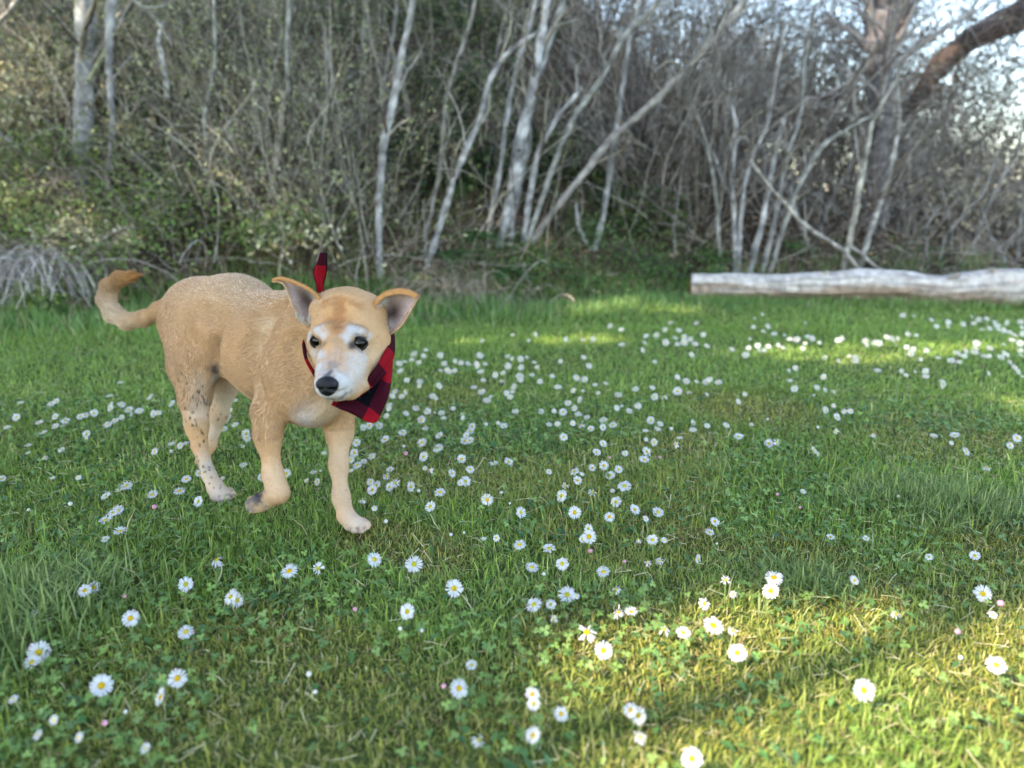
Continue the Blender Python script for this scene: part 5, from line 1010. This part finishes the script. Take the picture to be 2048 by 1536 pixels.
def add_daisy(i, individual=True):
    px, py, s, ty = D[i]; bud = ty in 'bp'
    zt = (.030 if py < 1000 else .038) * U(.75, 1.25) * (.7 if bud else 1) + (.012 if py < 760 else 0)
    hp = G(px, py, zt); hp[2] += terrain(hp[0], hp[1]); dia = s * mpp(py, hp[1]) * (.97 if not bud else 1)
    if not bud: dia = min(max(dia, .013), .034)
    me, tip = STEM[rng.integers(len(STEM))]; n = headframe(ty); rz = U(0, 6.28); h = hp[2]
    R_ = Matrix.Rotation(rz, 3, 'Z'); off_ = R_ @ Vector((tip[0] * h, tip[1] * h, 0)); base = Vector((hp[0] - off_.x, hp[1] - off_.y, 0))
    if individual:
        lab = LABD[i]
        for (sx, sy), t_ in SPECIAL.items():
            if math.hypot(px - sx, py - sy) < 9 and not bud: lab = t_; break
        grp = 'buds among the daisies' if bud else 'daisies in the lawn'
        root = thing('daisy_bud' if bud else 'daisy', lab, 'flower bud' if bud else 'daisy', base, grp)
        so = link('stem', me, root); so.scale = (h, h, h) if h > .03 else (h * 1.0, h, h); so.rotation_euler = (0, 0, rz)
        po = link('closed_petals' if bud else 'petals', BUD[ty] if bud else PET[ty][rng.integers(len(PET[ty]))], root)
        po.location = Vector(hp) - base; po.rotation_mode = 'QUATERNION'; po.rotation_quaternion = quat_of(n) @ Matrix.Rotation(U(0, 6.28), 3, 'Z').to_quaternion(); po.scale = (dia,) * 3
        if not bud:
            do = link('disc', DISC[rng.integers(len(DISC))], po); po['kind'] = 'stuff' if False else ''
            del po['kind']
    else:
        q = quat_of(n).to_matrix(); src = PET[ty][rng.integers(len(PET[ty]))]
        for src in (src, DISC[rng.integers(len(DISC))]):
            nv_ = len(src.vertices); co = np.zeros(nv_ * 3, np.float32); src.vertices.foreach_get('co', co); co = co.reshape(-1, 3) * dia @ np.array(q).T + hp
            cb = np.zeros(nv_ * 4, np.float32); src.attributes['col'].data.foreach_get('color', cb); f_ = [list(p.vertices) for p in src.polygons]
            f4 = [x for x in f_ if len(x) == 4]; f3 = [x for x in f_ if len(x) == 3]; cb = cb.reshape(-1, 4)[:, :3]
            nb_ = restmb.n; restmb.add(co, np.array(f4), cb)
            if f3: restmb.f.append(np.array(f3) + nb_)
for i in indiv: add_daisy(i)
for i in rest: add_daisy(i, False)
if rest: restmb.build('distant_daisies', M_petal, kind='stuff', label='tiny white daisies scattered over the far lawn', cat='daisies')

# a few little flowers' long fallen stalks
def stalk(pts, label):
    q = np.array([G(a, b, z) for a, b, z in pts]); q = resample(q, 14); v, f = tubes(q[None], np.full((1, 14), .0011), 6); root = MB(); root.add(v, f, (.34, .33, .17))
    o = root.build('flower_stalk', M_stem, off=q[0]); o.location = q[0]; tag(o, label, 'stalk')
stalk([(443, 1124, .03), (444, 1145, .03), (435, 1165, .02), (420, 1180, .0)], 'curved stalk trailing from the nodding ragged daisy')
stalk([(925, 1190, .03), (940, 1212, .02), (957, 1235, .0)], 'straight brownish stalk slanting from the left tipped daisy')
stalk([(861, 1028, .03), (868, 1045, .02), (885, 1067, .0)], 'curved pale stalk under the daisy right of the planted paw')
stalk([(214, 1083, .03), (213, 1098, .02), (206, 1110, .0)], 'pale upright stalk below the side turned daisies on the left')

# ------------------------------------------------------------------ unseen trees, placed along the sun rays and shaped to shade lawn and bank
Sn = np.array(SUN)
LIT = []   # (target point, radius) of sun patches, cut out of the crowns as gaps
def lit(px, py, r, z=0.0): LIT.append((G(px, py, z), r))
for a, b, r in [(1300, 1300, .07), (1400, 1330, .08), (1500, 1340, .09), (1600, 1330, .09), (1700, 1330, .1), (1850, 1340, .11), (2000, 1350, .12), (1250, 1370, .07), (1350, 1450, .08), (1200, 1310, .04), (1500, 1290, .05), (1420, 1290, .05), (1330, 1270, .04), (1250, 1300, .035), (1560, 1340, .07), (1650, 1380, .09), (1780, 1400, .10), (1900, 1400, .10), (2040, 1420, .12), (1450, 1370, .08), (1350, 1400, .06), (1600, 1480, .10), (1750, 1500, .12), (1900, 1520, .12), (1300, 1340, .05), (1500, 1450, .09), (2100, 1500, .15), (1250, 1440, .05), (1180, 1270, .03),
                (1560, 708, .11), (1660, 702, .11), (1760, 700, .13), (1850, 706, .12), (1480, 706, .07), (1950, 705, .11), (2040, 700, .11), (2050, 810, .09), (1150, 682, .09), (1080, 680, .08), (1220, 682, .07), (930, 684, .05), (1800, 712, .15), (1250, 612, .12), (1370, 620, .10), (1180, 625, .08)]: lit(a, b, r)
for a, b, r in [(180, 480, .14), (240, 490, .12), (200, 470, .1), (280, 260, .10), (300, 275, .08), (480, 300, .07), (60, 220, .18), (100, 170, .15), (1715, 420, .07), (1900, 400, .18), (1960, 440, .16), (1090, 520, .10), (1060, 515, .08), (1850, 110, .2), (900, 580, .1), (1031, 290, .06), (20, 100, .2), (110, 60, .12), (540, 270, .1), (560, 480, .12), (640, 490, .1)]:
    LIT.append((hit(a, b), r))
for a, b, r in [(1885, 95, .10)]: LIT.append((P(a, b, 7.6), r))
def shade_tree(label, cx, cy, cz, rx, ry, rz, n, sz, foot=None):
    fx, fy = foot or (cx, cy); root = thing('shade_tree', label, 'tree', (fx, fy, 0), 'trees behind the camera')
    q = np.array([[fx, fy, -.1], [fx + .1, fy, 2], [fx * .7 + cx * .3, fy * .7 + cy * .3, cz * .65], [cx - .1, cy + .1, cz]]); q = resample(q, 12); v, f = tubes(q[None], np.linspace(.28, .1, 12)[None], 12)
    m = MB(); m.add(v, f, (.2, .16, .13)); m.build('trunk', M_trunk, root, off=(fx, fy, 0))
    nb = 40; k = rng.integers(5, 12, nb); Pn, R, _ = twigs(q[k], rdir(nb) + [0, 0, .3], U(.6, 1.0, nb) * rx, U(.02, .05, nb), 8, .2, .05); v, f = tubes(Pn, R, 5)
    m = MB(); m.add(v, f, (.2, .16, .13)); m.build('limbs', M_trunk, root, off=(fx, fy, 0))
    p = rdir(n) * (rng.random((n, 1)) ** .4) * [rx, ry, rz] + [cx, cy, cz]; ok = np.ones(n, bool)
    for T, r in LIT:
        r = r * 1.5; w = p - T; al = w @ Sn; d = np.linalg.norm(w - al[:, None] * Sn, axis=1); ok &= d > (r + sz * .55) * U(.65, 1.25, n)
    p = p[ok]; n = len(p); m = MB(); m.add(*leaves(p, rdir(n), rdir(n) + Sn * 1.2, U(.7, 1.3, n) * sz, U(.6, 1.0, n) * sz * .8, mixc([(.06, .12, .03), (.09, .15, .04)], n)))
    m.build('crown', M_leaf, root, off=(fx, fy, 0), kind='stuff')
c4 = np.array([4.0, 7.0, 2.6]) + Sn * (5.5 / Sn[2]); shade_tree('unseen wide leaning tree added to shade the big trunk', c4[0], c4[1], 8.1, 4.4, 3.6, 1.5, 34000, .17, (-7.4, .6))  # unseen crown added to keep the sun off the big trunk
def over(px, py, h, Y=None):
    T = G(px, py, 0) if Y is None else P(px, py, Y); return T + Sn * ((h - T[2]) / Sn[2])
c1 = over(900, 1250, 5.2); shade_tree('leafy tree behind the camera shading the near lawn', c1[0], c1[1], 5.2, 2.6, 2.6, 1.3, 30000, .13)
c2 = np.array([0.4, 2.6, 0]) + Sn * (7.2 / Sn[2]); shade_tree('taller leafy tree left of the camera shading the middle lawn', c2[0], c2[1], 7.2, 4.0, 3.4, 1.5, 42000, .16)
c3 = np.array([.8, 6.4, 1.0]) + Sn * (7.4 / Sn[2]); shade_tree('leafy tree at the left shading the bank', c3[0], c3[1], 8.4, 7.6, 4.0, 1.6, 56000, .19)
